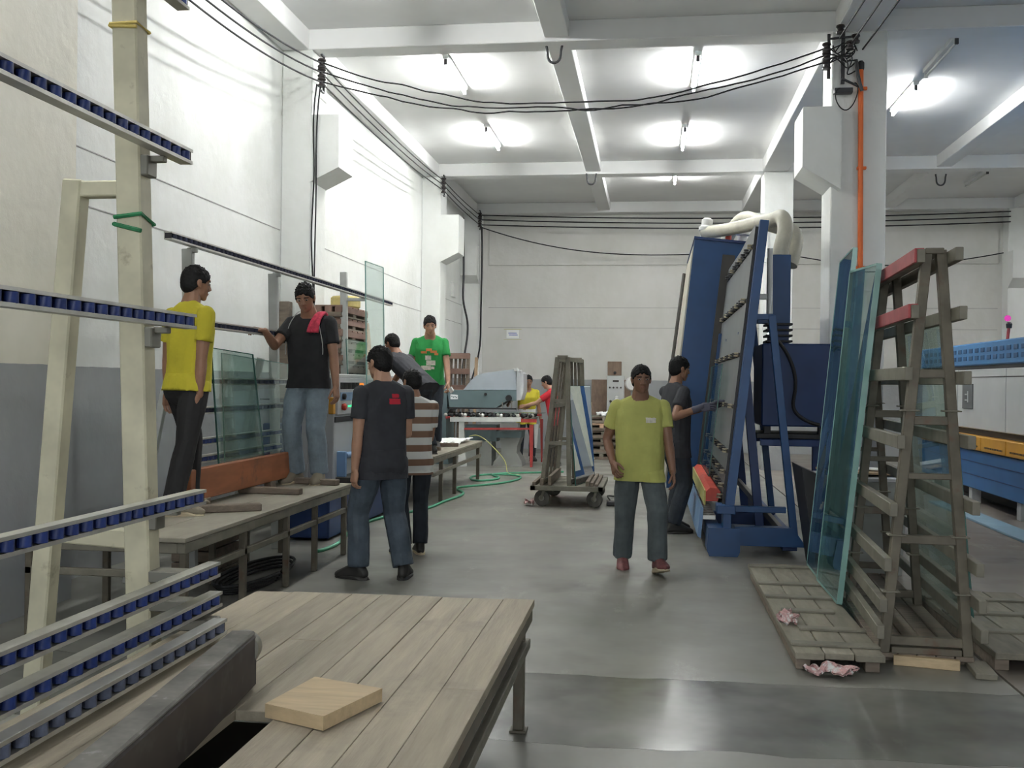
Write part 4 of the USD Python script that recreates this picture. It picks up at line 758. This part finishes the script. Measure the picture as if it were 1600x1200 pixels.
solid('air_hose', tube(spline([D(733, 682, 16.7), D(742, 680, 16.7), D(754, 684, 16.6), D(770, 698, 16.4), D(786, 716, 16.3), P(800, 741, z=.01), P(812, 742, z=.01)], 34), .008, 6), 'hose_yellow', 'thin yellow air hose curving down from the drilling machine', 'hose', smooth=True)
gz = D(800, 647)[2]+.02; solid('glass_sheet', box(D(775, 647)[0], D(850, 640)[0], DY-.3, DY+.3, gz, gz+.012, .002), 'glass_green', 'small glass sheet lying on the bed of the drilling machine between the two workers', 'glass sheet')
pl_ = thing('pallet', 'brown wooden pallet standing on end in the far left corner', 'pallet', (-3.75, 19.5, 0), 'upright pallet')
for x in (-3.93, -3.56): pl_.part('stringer', bar((x, 19.52, 0), (x+.02, 19.65, 1.97), .06, .1, up=(0, 1, 0)), 'batten_wood')
for z in (.06, .72, 1.30, 1.62, 1.92): pl_.part('deck_board', bar((-3.96, 19.45+.066*z, z), (-3.50, 19.45+.066*z, z), .025, .11), 'pallet_brown')
for k in range(5): pl_.part('slat', bar((-3.89+.085*k, 19.56, .05), (-3.88+.085*k, 19.69, 1.9), .05, .02, up=(0, 1, 0)), 'batten_wood')
solid('plywood_sheet', bar((-3.42, 19.62, 0), (-3.40, 19.76, 1.9), .06, .03, up=(0, 1, 0)), 'cardboard', 'narrow light board beside the upright pallet in the far left corner', 'board')
sg = thing('wall_sign', 'white paper notice with faint blue lines taped to the back wall', 'sign', (-2.97, YB, 2.35))
sg.part('sheet', box(-3.10, -2.83, YB-.006, YB, 2.37, 2.545, 0), 'paper'); sg.part('printed_line', [box(-3.06, -2.88, YB-.009, YB-.005, 2.47, 2.485, 0), box(-3.05, -2.86, YB-.009, YB-.005, 2.43, 2.445, 0)], 'ink_blue', kind='stuff'); sg.part('tape', [box(-3.16, -2.78, YB-.004, YB, 2.555, 2.562, 0), box(-3.16, -2.78, YB-.004, YB, 2.335, 2.342, 0)], 'hose_yellow')
solid('wood_panel', prism([(-1.25, 21.2, 0), (-.42, 21.2, 0), (-.42, 21.66, 1.49), (-1.25, 21.66, 1.49)], (0, -.03, .01)), 'wood_panel', 'brown wooden panel leaning on the back wall behind the trolley', 'panel')
cb = thing('control_cabinet', 'pale control cabinet with small knobs standing under a dark box at the back wall', 'cabinet', (-.75, 21.0, 0))
cb.part('body', box(-.90, -.55, 20.9, 21.1, .75, 1.58, .008), 'furnace_white'); cb.part('display', box(-.78, -.66, 20.89, 20.902, 1.45, 1.49, 0), 'slot_dark'); cb.part('leg', [box(-.88, -.84, 20.92, 20.96, 0, .75), box(-.61, -.57, 20.92, 20.96, 0, .75), box(-.88, -.84, 21.04, 21.08, 0, .75), box(-.61, -.57, 21.04, 21.08, 0, .75)], 'bracket_steel')
for k in range(4): cb.part('knob', lathe([(.018, 0), (.018, .02), (.01, .025)], (-.84+.075*k, 20.9, 1.34), (0, -1, 0), 10), 'slot_dark')
for k in range(3): cb.part('knob', lathe([(.025, 0), (.025, .02), (.01, .03)], (-.82+.09*k, 20.9, 1.06), (0, -1, 0), 10), 'slot_dark')
cb2 = thing('equipment_box', 'dark brown equipment box set on top of the pale control cabinet', 'box', (-.75, 21.0, 1.58)); cb2.part('body', box(-.89, -.61, 20.9, 21.12, 1.585, 1.87, .006), 'wood_panel'); cb2.part('knob', lathe([(.03, 0), (.03, .02), (.01, .025)], (-.74, 20.9, 1.64), (0, -1, 0), 12), 'black_part')
for k in range(6):
    z = .135*k; m = ('pallet_grey', 'pallet_pale')[k == 4]
    w = ('lowest', 'second lowest', 'third lowest', 'third highest', 'orange-tinted', 'topmost')[k]
    if k in (0, 4):
        q = thing('pallet', f'{w} pallet of the low stack behind the trolley', 'pallet', (-.9, 19.6, z), 'low pallet stack'); pallet_mesh(q, -1.4, -.42, 19.1, 20.1, z, .13, m, 'batten_wood'); q0 = q if k == 0 else q0
    else: copy(q0, 'pallet', (-.9+.01*k, 19.6+.015*((k*3) % 4), z), f'{w} pallet of the low stack behind the trolley', 'pallet', 'low pallet stack')
TPZ = .135*5+.13
solid('rag', rumpled([(-1.0, 19.2), (-.72, 19.15), (-.68, 19.5), (-.98, 19.55)], TPZ, .07, 14, 21, .02, .04), 'rag_white', 'crumpled white rag on top of the low pallet stack', 'rag', smooth=True)
bt = thing('spray_bottle', 'white bottle with a tapering neck standing on the low pallet stack', 'bottle', (-.66, 19.75, TPZ)); bt.part('body', lathe([(.09, 0), (.09, .06), (.06, .28), (.03, .33)], (-.66, 19.75, TPZ), n=16), 'white_plastic'); bt.part('cap', lathe([(.03, 0), (.03, .05), (.01, .06)], (-.66, 19.75, TPZ+.32), n=12), 'white_plastic')
fn = thing('white_fan', 'round white pedestal fan by the control cabinet at the back', 'fan', (-.38, 20.2, 0)); fn.part('head', lathe([(.0, -.05), (.12, -.05), (.14, 0), (.12, .05), (0, .06)], (-.38, 20.2, 1.42), (.2, -1, 0), 24), 'white_plastic'); fn.part('pole', rod((-.38, 20.28, .02), (-.38, 20.28, 1.36), .02, 10), 'drill_pale'); fn.part('foot', lathe([(.16, 0), (.16, .02), (.05, .04)], (-.38, 20.28, 0), n=20), 'drill_pale'); fn.part('neck', rod((-.38, 20.28, 1.34), (-.38, 20.22, 1.42), .018, 8), 'drill_pale')
solid('carton', box(-1.33, -1.12, 19.3, 19.6, TPZ+.001, TPZ+.26, .004), 'cardboard', 'small brown carton standing on the low pallet stack', 'carton')
hz = [(497, 861), (516, 855), (539, 838), (572, 816), (600, 808), (640, 800), (671, 793), (690, 785), (718, 775), (722, 768), (714, 762), (740, 759), (772, 756), (800, 751.5), (813, 747), (800, 742), (772, 741), (745, 743), (735, 747), (748, 751), (772, 749), (778, 745), (770, 741), (800, 739), (849, 738), (880, 737)]
hpts = [P(a, b, z=.014) for a, b in hz]
solid('garden_hose', tube(spline(hpts, 220), .016, 6), 'hose_green', 'green hose lying looped across the aisle floor', 'hose', smooth=True)
solid('wire_coil', cat(*[tube(np.stack([-2.74+(.14+.015*k)*np.cos(t), 6.9+(.5+.03*k)*np.sin(t), .014+.02*k+0*t], 1), .012, 6) for k in range(4) for t in [np.linspace(0, 6.2, 40)]]), 'cable_black', 'coil of dark hose lying under the first platform', 'hose', smooth=True)
st = thing('storage_crate', 'dark crate standing in the shade under the first platform', 'crate', (-3.3, 7.4, 0))
for k in range(4): st.part('board', box(-3.40, -3.12, 6.95, 7.5, .02+.085*k, .095+.085*k, .004), 'batten_wood')
st.part('bottom', box(-3.41, -3.11, 6.93, 7.52, 0, .02), 'batten_wood')
# ------------------------------------------------------------------ people
MF = manifold3d.Manifold
ICO = np.array(trimesh.creation.icosphere(1).vertices)
def sph(c, r, s=(1, 1, 1)): return np.asarray(c, float)+ICO*r*np.asarray(s, float)
def mh(*ps): return MF.hull_points(np.vstack(ps))
def union(ms):
    return MF.batch_boolean(ms, manifold3d.OpType.Add)
def tmesh(m):
    k = m.to_mesh(); return trimesh.Trimesh(np.array(k.vert_properties[:, :3], float), np.array(k.tri_verts, int), process=False)
def mfold(t): return MF(manifold3d.Mesh(np.asarray(t.vertices, np.float32), np.asarray(t.faces, np.uint32)))
def smooth(m, edge, it):
    t = tmesh(m.refine_to_length(edge)); trimesh.smoothing.filter_taubin(t, lamb=.5, nu=.53, iterations=it); return t
def wrinkle(t, amp, f, seed, keep=None):
    n = t.vertex_normals; h = (meshkit.fbm(t.vertices*np.asarray(f), 3, seed)-.5)*2*amp
    if keep is not None: h = h*keep(t.vertices)
    return trimesh.Trimesh(t.vertices+n*h[:, None], t.faces, process=False)
def rotv(v, axis, deg):
    a = math.radians(deg); k = unit(axis); v = np.asarray(v, float)
    return v*math.cos(a)+np.cross(k, v)*math.sin(a)+k*(k @ v)*(1-math.cos(a))
def ik(a, b, l1, l2, pole):
    d = b-a; L = min(np.linalg.norm(d), (l1+l2)*.999); u = unit(d); x = (l1*l1-l2*l2+L*L)/(2*L); h = math.sqrt(max(l1*l1-x*x, 0))
    p = unit(pole-u*(np.asarray(pole) @ u)); return a+u*x+p*h, a+u*L
def hand(wrist, along, back, thumb, S, curl):
    """Palm, four unequal fingers and a thumb from the wrist; back is the back of the hand."""
    k = S/1.7; X = unit(along); Z = unit(back-X*(back @ X)); Y = np.cross(Z, X); Y = Y if Y @ thumb > 0 else -Y
    g = lambda x, y, z: wrist+(X*x+Y*y+Z*z)*k
    out = [mh(sph(g(.0, .014, 0), .017*k), sph(g(0, -.014, 0), .017*k), sph(g(.083, .032, 0), .0125*k), sph(g(.08, -.032, 0), .012*k), sph(g(.03, .03, -.006), .015*k), sph(g(.03, -.03, -.005), .014*k))]
    for y, ln, r, e in ((.033, .070, .0088, 0), (.011, .079, .009, .02), (-.011, .073, .0086, .05), (-.031, .057, .0078, .1)):
        p = A(.083, y, 0); a = 0
        for j, (f, w) in enumerate(((.45, .35), (.32, .55), (.23, .5))):
            a += (curl+e)*w*1.3; q = p+A(math.cos(a), y*1.2, -math.sin(a))*ln*f
            out.append(mh(sph(g(*p), r*k*(1-.08*j)), sph(g(*q), r*k*(.93-.08*j)))); p = q
    p = A(.018, .028, -.006)
    for d, ln, r in (((.72, .62, -.25), .042, .0115), ((.85, .3-.25*curl, -.3-.2*curl), .034, .010), ((.9, .1-.3*curl, -.4-.3*curl), .024, .009)):
        q = p+unit(d)*ln; out.append(mh(sph(g(*p), r*k), sph(g(*q), r*.92*k))); p = q
    return mfold(smooth(union(out), .0075*k, 3))
def patch(t, sel, push):
    """The faces of mesh t where sel(centre, normal) holds, lifted off by push, as a print on the cloth."""
    f = t.faces[sel(t.triangles_center, t.face_normals)]; u, inv = np.unique(f, return_inverse=True); f = inv.reshape(-1, 3); n = t.vertex_normals[u]
    a, b = t.vertices[u]+n*push, t.vertices[u]+n*push*.1; e = np.sort(np.vstack([f[:, [0, 1]], f[:, [1, 2]], f[:, [2, 0]]]), 1)
    return tm(np.vstack([a, b]), np.vstack([f, f[:, ::-1]+len(u)]))

def person(label, at, head_deg, S, skin='skin', shirt='cloth_black', trousers='jeans_mid', shoe='shoe_dark', sole=None, lean=0, side=0, hip=.515, feet=None, hands=None, elbows=None, look=(0, 0), sleeve=.62, hem=-.075, gloves=(), legw=1.0,
           curl=(.6, .6), belly=0, hands_dir=None, hairtop=1.0, twist=0, thigh_pole=None, girth=1.0, extra=None, seed=1):
    """A figure S metres tall standing at AT, facing head_deg degrees from +y anticlockwise. Left is -x in its own frame."""
    at = np.asarray(at, float); c_, s_ = math.cos(math.radians(head_deg)), math.sin(math.radians(head_deg))
    W = lambda v: at+A(c_*v[0]-s_*v[1], s_*v[0]+c_*v[1], v[2]); L = lambda w: (lambda d: A(c_*d[0]+s_*d[1], -s_*d[0]+c_*d[1], d[2]))(np.asarray(w, float)-at)
    up = rotv(rotv(A(0, 0, 1), (1, 0, 0), -lean), (0, 1, 0), side); rt = rotv(rotv(A(1, 0, 0), (0, 1, 0), side), (0, 0, 1), twist); fw = np.cross(up, rt); rt = np.cross(fw, up)
    pel = A(0, 0, hip*S); Q = lambda x, y, z: pel+(rt*x+fw*y+up*z)*S       # torso frame
    G = girth
    hips = [pel+A(-.052*S, 0, -.0*S), pel+A(.052*S, 0, 0)]
    feet = feet or [(-.075*S, 0, 0, 8), (.075*S, 0, 0, -8)]
    legs, shoes, soles = [], [], []
    for k, (fx_, fy, fz, yaw) in enumerate(feet):
        pitch = 0
        if isinstance(yaw, tuple): yaw, pitch = yaw
        ank = A(fx_, fy, fz+.052*S); pole = (thigh_pole[k] if thigh_pole else A((-.15, .15)[k], 1, 0)); kn, ank = ik(hips[k], ank, .245*S, .232*S, np.asarray(pole, float)); legs.append((hips[k], kn, ank))
        d = rotv(A(0, 1, 0), (0, 0, 1), yaw); d = rotv(d, np.cross(d, (0, 0, 1)), pitch); sx = unit(np.cross(d, (0, 0, 1))); un = np.cross(sx, d); B = ank-un*.04*S
        f = lambda a, b, z: B+(d*a+sx*b+un*z)*S
        shoes.append(mh(sph(f(-.028, 0, .012), .022*S), sph(f(.03, .006, .015), .024*S), sph(f(.085, .010, .002), .020*S, (1, 1, .8)), sph(f(.085, -.014, .002), .019*S, (1, 1, .8)), sph(f(.108, 0, -.001), .015*S), sph(f(-.005, 0, .045), .024*S)))
        soles.append(mh(*[sph(f(a, b, -.014), .006*S) for a, b in ((-.046, -.010), (-.046, .010), (-.028, .018), (-.028, -.018), (.05, .024), (.05, -.024), (.092, .022), (.092, -.024), (.112, .006), (.112, -.008))], *[sph(f(a, b, -.003), .005*S) for a, b in ((-.048, 0), (0, .024), (0, -.024), (.06, .028), (.06, -.028), (.112, 0))]))
    ub, nk = .276, .318
    sh = [Q(-.104*G**.5, -.004, ub), Q(.104*G**.5, -.004, ub)]
    arms, hl, hand_m = [], [.172*S, .150*S], []
    for k in (0, 1):
        sgn = (-1, 1)[k]; tgt = hands[k] if hands and hands[k] is not None else None
        tgt = L(tgt) if tgt is not None else pel+A(sgn*.165*S, .035*S, -.045*S)
        pole = np.asarray(elbows[k], float) if elbows and elbows[k] is not None else A(sgn*.45, -1, -.2)
        e, w = ik(sh[k], tgt, *hl, pole); arms.append((sh[k], e, w))
        hd = L(at+A(*hands_dir[k])) if hands_dir and hands_dir[k] is not None else None
        al = unit(w-e) if hd is None else unit(hd); 
        bk = A(sgn*1., 0, .0)+A(0, 0, .8)*abs(al[:2]).max(); th = A(0, 1, .35)
        if abs(al[2]) < .55: th = unit(np.cross(al, (0, 0, 1)))*(-sgn) + A(0, 0, .3)
        hand_m.append(hand(w, al, bk, th, S, curl[k]))
    # head
    nb = Q(0, .004, nk-.016); hu = rotv(up, (1, 0, 0), lean*.55-look[1]); hr = rotv(A(1, 0, 0), (0, 0, 1), look[0]); hf = unit(np.cross(hu, hr)); hr = np.cross(hf, hu)
    hc = nb+(hu*.105+hf*.012)*S; K = S/1.7; Hd = lambda x, y, z: hc+(hr*x+hf*y+hu*z)*K
    def ell(c, rx, ry, rz, n=2):
        v = np.array(trimesh.creation.icosphere(n).vertices); return Hd(*c)+(v[:, :1]*hr*rx+v[:, 1:2]*hf*ry+v[:, 2:]*hu*rz)*K
    head = [mh(ell((0, -.008, .03), .076, .094, .084), ell((0, .02, -.02), .063, .07, .06)), mh(ell((0, .02, -.02), .062, .068, .05), ell((0, .062, -.088), .022, .018, .018), ell((-.038, .02, -.065), .018, .03, .022), ell((.038, .02, -.065), .018, .03, .022)),
            mh(ell((0, .088, .012), .008, .008, .012), ell((0, .100, -.022), .013, .010, .010), ell((-.014, .089, -.027), .010, .010, .009), ell((.014, .089, -.027), .010, .010, .009)),
            mh(ell((-.034, .072, .034), .022, .012, .008), ell((.034, .072, .034), .022, .012, .008)), mh(ell((0, .076, -.062), .024, .012, .007), ell((0, .08, -.056), .014, .012, .006))]
    for s in (-1, 1): head.append(mh(ell((s*.078, -.006, .004), .007, .018, .026), ell((s*.074, .004, -.02), .006, .01, .012)))
    headm = mfold(smooth(union(head), .011*K, 3))
    # the body: one surface
    body = [mh(sph(Q(-.035, 0, -.01), .056*S), sph(Q(.035, 0, -.01), .056*S), sph(Q(-.035, .01, .12), .048*S), sph(Q(.035, .01, .12), .048*S)),
            mh(sph(Q(-.035, .01, .12), .048*S), sph(Q(.035, .01, .12), .048*S), sph(Q(-.05, .012, .22), .052*S), sph(Q(.05, .012, .22), .052*S)),
            mh(sph(Q(-.05, .012, .22), .052*S), sph(Q(.05, .012, .22), .052*S), sph(Q(-.078, 0, .276), .029*S), sph(Q(.078, 0, .276), .029*S), sph(Q(0, -.004, .305), .032*S)),
            mh(sph(Q(-.02, -.006, .290), .032*S), sph(Q(.02, -.006, .290), .032*S), sph(nb+hu*.03*S, .032*S), sph(nb+(hu*.078+hf*.004)*S, .031*S))]
    for (a, e, w) in arms: body += [mh(sph(a, .030*S), sph(a+(e-a)*.45, .029*S), sph(e, .0225*S)), mh(sph(e, .0225*S), sph(e+(w-e)*.3, .0235*S), sph(w, .0155*S))]
    for (h, kn, an) in legs: body += [mh(sph(h, .05*S), sph(kn, .033*S)), mh(sph(kn, .032*S), sph(kn+(an-kn)*.35-A(0, .008*S, 0), .031*S), sph(an, .021*S))]
    bm = union([mfold(smooth(union(body), .022, 4)), headm]+hand_m)
    T = thing('person', label, 'person', at)
    Wm = lambda t: trimesh.Trimesh(np.array([0, 0, 0])+np.stack([at[0]+c_*t.vertices[:, 0]-s_*t.vertices[:, 1], at[1]+s_*t.vertices[:, 0]+c_*t.vertices[:, 1], at[2]+t.vertices[:, 2]], 1), t.faces, process=False)
    T.part('body', Wm(tmesh(bm)), skin, smooth=50)
    # shirt
    b_ = belly
    tors = [mh(sph(Q(-.045*G, .004, hem-.04), .067*S*G), sph(Q(.045*G, .004, hem-.04), .067*S*G), sph(Q(-.044*G, .008+b_, .09), .062*S*G), sph(Q(.044*G, .008+b_, .09), .062*S*G)),
            mh(sph(Q(-.044*G, .008+b_, .09), .062*S*G), sph(Q(.044*G, .008+b_, .09), .062*S*G), sph(Q(-.056*G, .010, .22), .060*S), sph(Q(.056*G, .010, .22), .060*S)),
            mh(sph(Q(-.056*G, .010, .22), .060*S), sph(Q(.056*G, .010, .22), .060*S), sph(Q(-.084, -.002, .278), .034*S), sph(Q(.084, -.002, .278), .034*S), sph(Q(0, -.008, .300), .036*S), sph(Q(-.034, -.008, .308), .027*S), sph(Q(.034, -.008, .308), .027*S))]
    slv = []
    for (a, e, w) in arms:
        d = unit(e-a); c = a+(e-a)*sleeve
        slv.append(mh(sph(a, .0375*S), sph(a+(e-a)*.4, .0375*S), sph(c+d*.05*S, .0385*S)).trim_by_plane(tuple(-d), float(-d @ c)))
    st_ = smooth(union(tors+slv), .02, 4); cut = Q(0, 0, hem)
    # trousers
    tr_ = [mh(sph(Q(-.036*G, 0, .03), .056*S*G), sph(Q(.036*G, 0, .03), .056*S*G), sph(pel+A(-.042*S, -.006*S, -.03*S), .060*S), sph(pel+A(.042*S, -.006*S, -.03*S), .060*S))]
    cuffs = []
    for (h, kn, an) in legs:
        d = unit(an-kn); c = kn+(an-kn)*.99
        tr_ += [mh(sph(h+A(0, 0, -.02*S), .057*S), sph(h+(kn-h)*.5, .053*S*legw), sph(kn, .043*S*legw)), mh(sph(kn, .043*S*legw), sph(kn+(an-kn)*.4-A(0, .006*S, 0), .0425*S*legw), sph(c+d*.05*S, .0415*S*legw)).trim_by_plane(tuple(-d), float(-d @ c))]
    tt = smooth(union(tr_), .02, 4); tw_ = wrinkle(tt, .008, (10, 10, 6), seed+5); top = Q(0, 0, hem+.035)
    over = mfold(trimesh.Trimesh(tw_.vertices+tw_.vertex_normals*.012, tw_.faces, process=False)).trim_by_plane(tuple(up), float(up @ Q(0, 0, hem-.02))).trim_by_plane(tuple(-up), float(-up @ Q(0, 0, .04)))
    sm = (mfold(wrinkle(st_, .0065*S/1.65, (9, 9, 4.5), seed))+over).trim_by_plane(tuple(up), float(up @ cut))
    shirt_l = tmesh(sm); sp = T.part('shirt', Wm(shirt_l), shirt, smooth=60)
    tmf = mfold(tw_).trim_by_plane(tuple(-up), float(-up @ top))
    T.part('trousers', Wm(tmesh(tmf)), trousers, smooth=60)
    for k in (0, 1):
        q = T.part('shoe', Wm(smooth(shoes[k], .014, 3)), shoe, smooth=60); q.part('sole', Wm(tmesh(soles[k])), sole or shoe, smooth=60)
    # hair: the scalp, above a line from the forehead to the nape
    nrm = unit(hu*.70-hf*.72)
    hm = mh(ell((0, -.010, .032), .081, .101, .090, 3), ell((0, -.024, -.012), .074, .084, .07, 3)).trim_by_plane(tuple(nrm), float(nrm @ Hd(0, .074, .062)))
    ear = union([mh(ell((s*.083, .012, -.022), .03, .034, .034)) for s in (-1, 1)]); hm = hm-ear
    hx = tmesh(hm.refine_to_length(.0075*K)); n = hx.vertex_normals; up_ = np.clip(n @ hu, 0, 1); loc = (hx.vertices-hc)
    rim = np.clip(1-np.abs((hx.vertices-Hd(0, .074, .062)) @ nrm)/(.012*K), 0, 1)*(loc @ hf > 0)
    spike = meshkit.noise(hx.vertices*95+seed*3.7)+.6*meshkit.noise(hx.vertices*190+seed)
    amp = (.003+.014*up_**1.5*hairtop)*K*(spike*1.4-.75)
    hx.vertices[:] = hx.vertices-nrm*(rim*(meshkit.noise(hx.vertices*70+seed)*.022-.004)*K)[:, None]
    T.part('hair', Wm(trimesh.Trimesh(hx.vertices+n*amp[:, None], hx.faces, process=False)), 'hair', smooth=True)
    for s in (-1, 1):
        e = T.part('eye', Wm(tm(ell((s*.031, .079, .008), .0125, .008, .0065), trimesh.creation.icosphere(2).faces)), 'eye_white'); e.part('iris', Wm(tm(ell((s*.031, .085, .008), .0058, .0035, .0058), trimesh.creation.icosphere(2).faces)), 'iris')
        T.part('eyebrow', Wm(tmesh(mh(ell((s*.018, .088, .029), .006, .005, .0035, 1), ell((s*.046, .078, .028), .005, .005, .003, 1)))), 'hair')
    T.part('mouth', Wm(tm(ell((0, .083, -.055), .021, .007, .0055), trimesh.creation.icosphere(2).faces)), 'lips')
    for k in gloves:
        a, e, w = arms[k]; d = unit(w-e); g = union([hand_m[k], mh(sph(w-d*.045*S, .0195*S), sph(w+d*.01, .018*S))]); gt = tmesh(g)
        T.part('glove', Wm(trimesh.Trimesh(gt.vertices+gt.vertex_normals*.0022, gt.faces, process=False)), 'glove_grey', 'grey work glove')
    if extra: extra(T, sp, shirt_l, Wm, Q, rt, fw, up, arms, S)
    return T, dict(W=W, Q=Q, arms=arms, S=S, Wm=Wm, shirt=shirt_l, rt=rt, fw=fw, up=up, hc=hc)
def front(cx, cz, w, h, sign=1):
    """Picks the shirt's faces inside a rectangle of the torso frame, front (sign 1) or back (-1)."""
    def f(Q, rt, fw, up, S):
        o = Q(0, 0, 0); return lambda c, n: (abs((c-o) @ rt/S-cx) < w) & (abs((c-o) @ up/S-cz) < h) & (n @ fw*sign > .25)
    return f
def printed(name, m, *areas, push=.0025):
    def g(T, sp, sh, Wm, Q, rt, fw, up, arms, S):
        d = sh.subdivide().subdivide()
        for a in areas:
            t = patch(d, a(Q, rt, fw, up, S), push)
            if len(t.faces): sp.part(name, Wm(t), m)
    return g
def both(*gs): return lambda *a: [g(*a) for g in gs]

# man in yellow at the left end of the platform, seen from behind his shoulder
person('person in a yellow T-shirt and black trousers standing at the near end of the platform', (-2.95, 6.22, PZ), -26, 1.585, 'skin', 'cloth_yellow', 'trouser_black', 'shoe_canvas', 'sole_pale', feet=[(-.09, .10, 0, 10), (.12, -.19, 0, -48)], hands=[None, P(309, 648, y=6.12)], look=(-20, 6), hem=-.03, lean=2, curl=(.6, .8), seed=3, hairtop=1.2)
# man with the towel
tman, TI = person('person in a black T-shirt and pale jeans reaching out to a rack rail', (-2.80, 8.15, PZ), 171, 1.665, 'skin', 'cloth_black', 'jeans_light', 'shoe_canvas', 'sole_pale', feet=[(-.10, -.01, 0, 12), (.10, .02, 0, -10)], hands=[None, P(414, 517, y=7.76)], elbows=[None, (.25, -.1, -1)],
   hands_dir=[None, (-.95, .05, .18)], look=(14, 22), hem=-.045, legw=1.10, curl=(.7, 1.0), seed=4, hairtop=1.5,
   extra=lambda T, sp, sh, Wm, Q, rt, fw, up, arms, S: [sp.part('piping', Wm(tube(spline([Q(s*.060, -.002, .336), Q(s*.074, .052, .285), Q(s*.088, .062, .24), Q(s*.098, .060, .19), Q(s*.102, .058, .12)], 20), .004, 6)), 'piping_grey', 'grey piping') for s in (-1, 1)])
q = TI['Q']; Wf = TI['W']
tv = []
for (u, v) in ((0, 0), (1, 0), (0, 1), (1, 1)): pass
tw = []
for off in (-.016, .0, .016):
    tw.append(tube(np.array([Wf(x) for x in spline([q(-.062+off*.5, -.045, .308), q(-.064+off*.6, -.02, .325), q(-.065+off*.7, .022, .318), q(-.063+off*.9, .060, .284), q(-.060+off*1.1, .076, .252), q(-.057+off*1.2, .080, .226)], 22)]), np.linspace(.016, .021, 22), 8))
solid('towel', cat(*tw), 'towel_red', 'red patterned hand towel hung over the shoulder of the man on the platform', 'towel', smooth=True)
# man in black seen from behind
person('person in a black T-shirt with a red mark on the back, standing with back turned', (-1.90, 7.13, 0), 44, 1.68, 'skin_light', 'cloth_charcoal', 'jeans_mid', 'shoe_dark', None, feet=[(-.13, .10, 0, 26), (.15, -.06, 0, -40)], hands=[P(553, 752, y=6.98), (-1.98, 7.38, 1.02)], elbows=[(-.6, -1, -.2), (.3, -.6, -1)], look=(16, 8), hem=-.085, girth=1.05, legw=1.12, curl=(.8, .7), seed=5, hairtop=1.1,
   extra=printed('back_print', 'print_red', front(.030, .243, .026, .012, -1), front(.034, .267, .017, .008, -1)))
# boy in stripes
person('person in a brown and white striped T-shirt standing behind the man in black', (-1.93, 8.2, 0), 24, 1.53, 'skin', 'cloth_stripes', 'jeans_dark', 'shoe_dark', 'sole_pale', feet=[(-.06, .0, 0, 30), (.075, .03, 0, -4)], hands=[None, (-1.98, 8.45, .95)], elbows=[None, (.3, -.6, -1)], look=(26, 10), hem=-.085, seed=6, hairtop=.8, legw=.98)
# man bending over the machine
person('person in dark clothes bending forward over the machine behind the man in black', (-2.66, 11.72, PZ), 62, 1.66, 'skin', 'cloth_charcoal', 'jeans_dark', 'shoe_dark', None, lean=52, hip=.50, feet=[(-.10, .05, 0, 8), (.10, -.08, 0, -8)], hands=[(-3.25, 11.35, 1.28), (-3.2, 12.0, 1.25)], look=(0, -4), seed=7)
# man in green
person('person in a green T-shirt with a printed front standing on the second platform', (-2.80, 12.78, PZ), 186, 1.70, 'skin_light', 'cloth_green', 'jeans_dark', 'shoe_dark', None, feet=[(-.09, .0, 0, 8), (.09, .03, 0, -8)], look=(10, 16), hem=-.04, seed=8, hairtop=1.2, curl=(.9, .6), hands=[P(701, 604, y=12.62), None],
   extra=both(printed('front_print', 'print_orange', front(-.035, .205, .024, .009), front(.0, .218, .022, .010), front(.038, .200, .022, .008), front(-.055, .187, .014, .008)), printed('front_print', 'print_pale', front(.005, .160, .022, .016), front(-.015, .122, .034, .018), front(.02, .085, .036, .016), front(-.03, .085, .012, .01))))
solid('phone', bar(P(703, 606, y=12.56), P(707, 613, y=12.54), .02, .06), 'white_plastic', 'small pale tool held by the man in the green shirt', 'tool')
# at the drilling machine
person('person in a yellow and white shirt behind the drilling machine bed', (-2.25, 18.45, 0), 200, 1.58, 'skin', 'cloth_yellow', 'jeans_dark', 'shoe_dark', None, lean=12, hands=[None, (-2.5, 17.75, 1.03)], look=(0, 5), seed=9, extra=printed('white_panel', 'paper', front(0, .04, .2, .055)))
person('person in a red T-shirt bent over the drilling machine bed, seen from the side', (-1.62, 17.45, 0), 80, 1.57, 'skin_light', 'cloth_red', 'trouser_black', 'shoe_dark', None, lean=10, hands=[(-2.15, 17.35, 1.02), (-2.1, 17.75, 1.02)], look=(0, 16), seed=10, hairtop=1.2)
# gloved man at the blue machine
person('person in a black T-shirt with grey gloves holding glass at the blue machine', (.225, 9.98, 0), -62, 1.70, 'skin', 'cloth_charcoal', 'jeans_dark', 'shoe_dark', None, feet=[(-.11, .06, 0, 10), (.10, -.06, 0, -6)], hands=[(.585, 10.08, 1.22), P(1094, 637, y=9.72)], elbows=[None, (.5, -.6, -1)], hands_dir=[None, (.95, .2, .08)], look=(-4, 6), gloves=(0, 1), curl=(.7, .35), hem=-.09, seed=11, hairtop=.8)
# walking man
person('person in a lime yellow T-shirt and grey jeans walking towards the viewer down the aisle', (-.085, 7.86, 0), 186, 1.585, 'skin_dark', 'cloth_lime', 'jeans_grey', 'shoe_red', 'sole_pale', lean=1, hip=.51, feet=[(-.13, .16, .025, (10, 14)), (.105, -.16, .0, (-4, -6))], hands=[P(1052, 742, y=7.72), P(958, 724, y=7.75)], look=(6, 4), hem=-.075, girth=1.10, belly=.014, legw=1.12, seed=12, hairtop=.5, curl=(.7, .8), extra=printed('chest_print', 'print_pale', front(-.045, .215, .024, .012)))
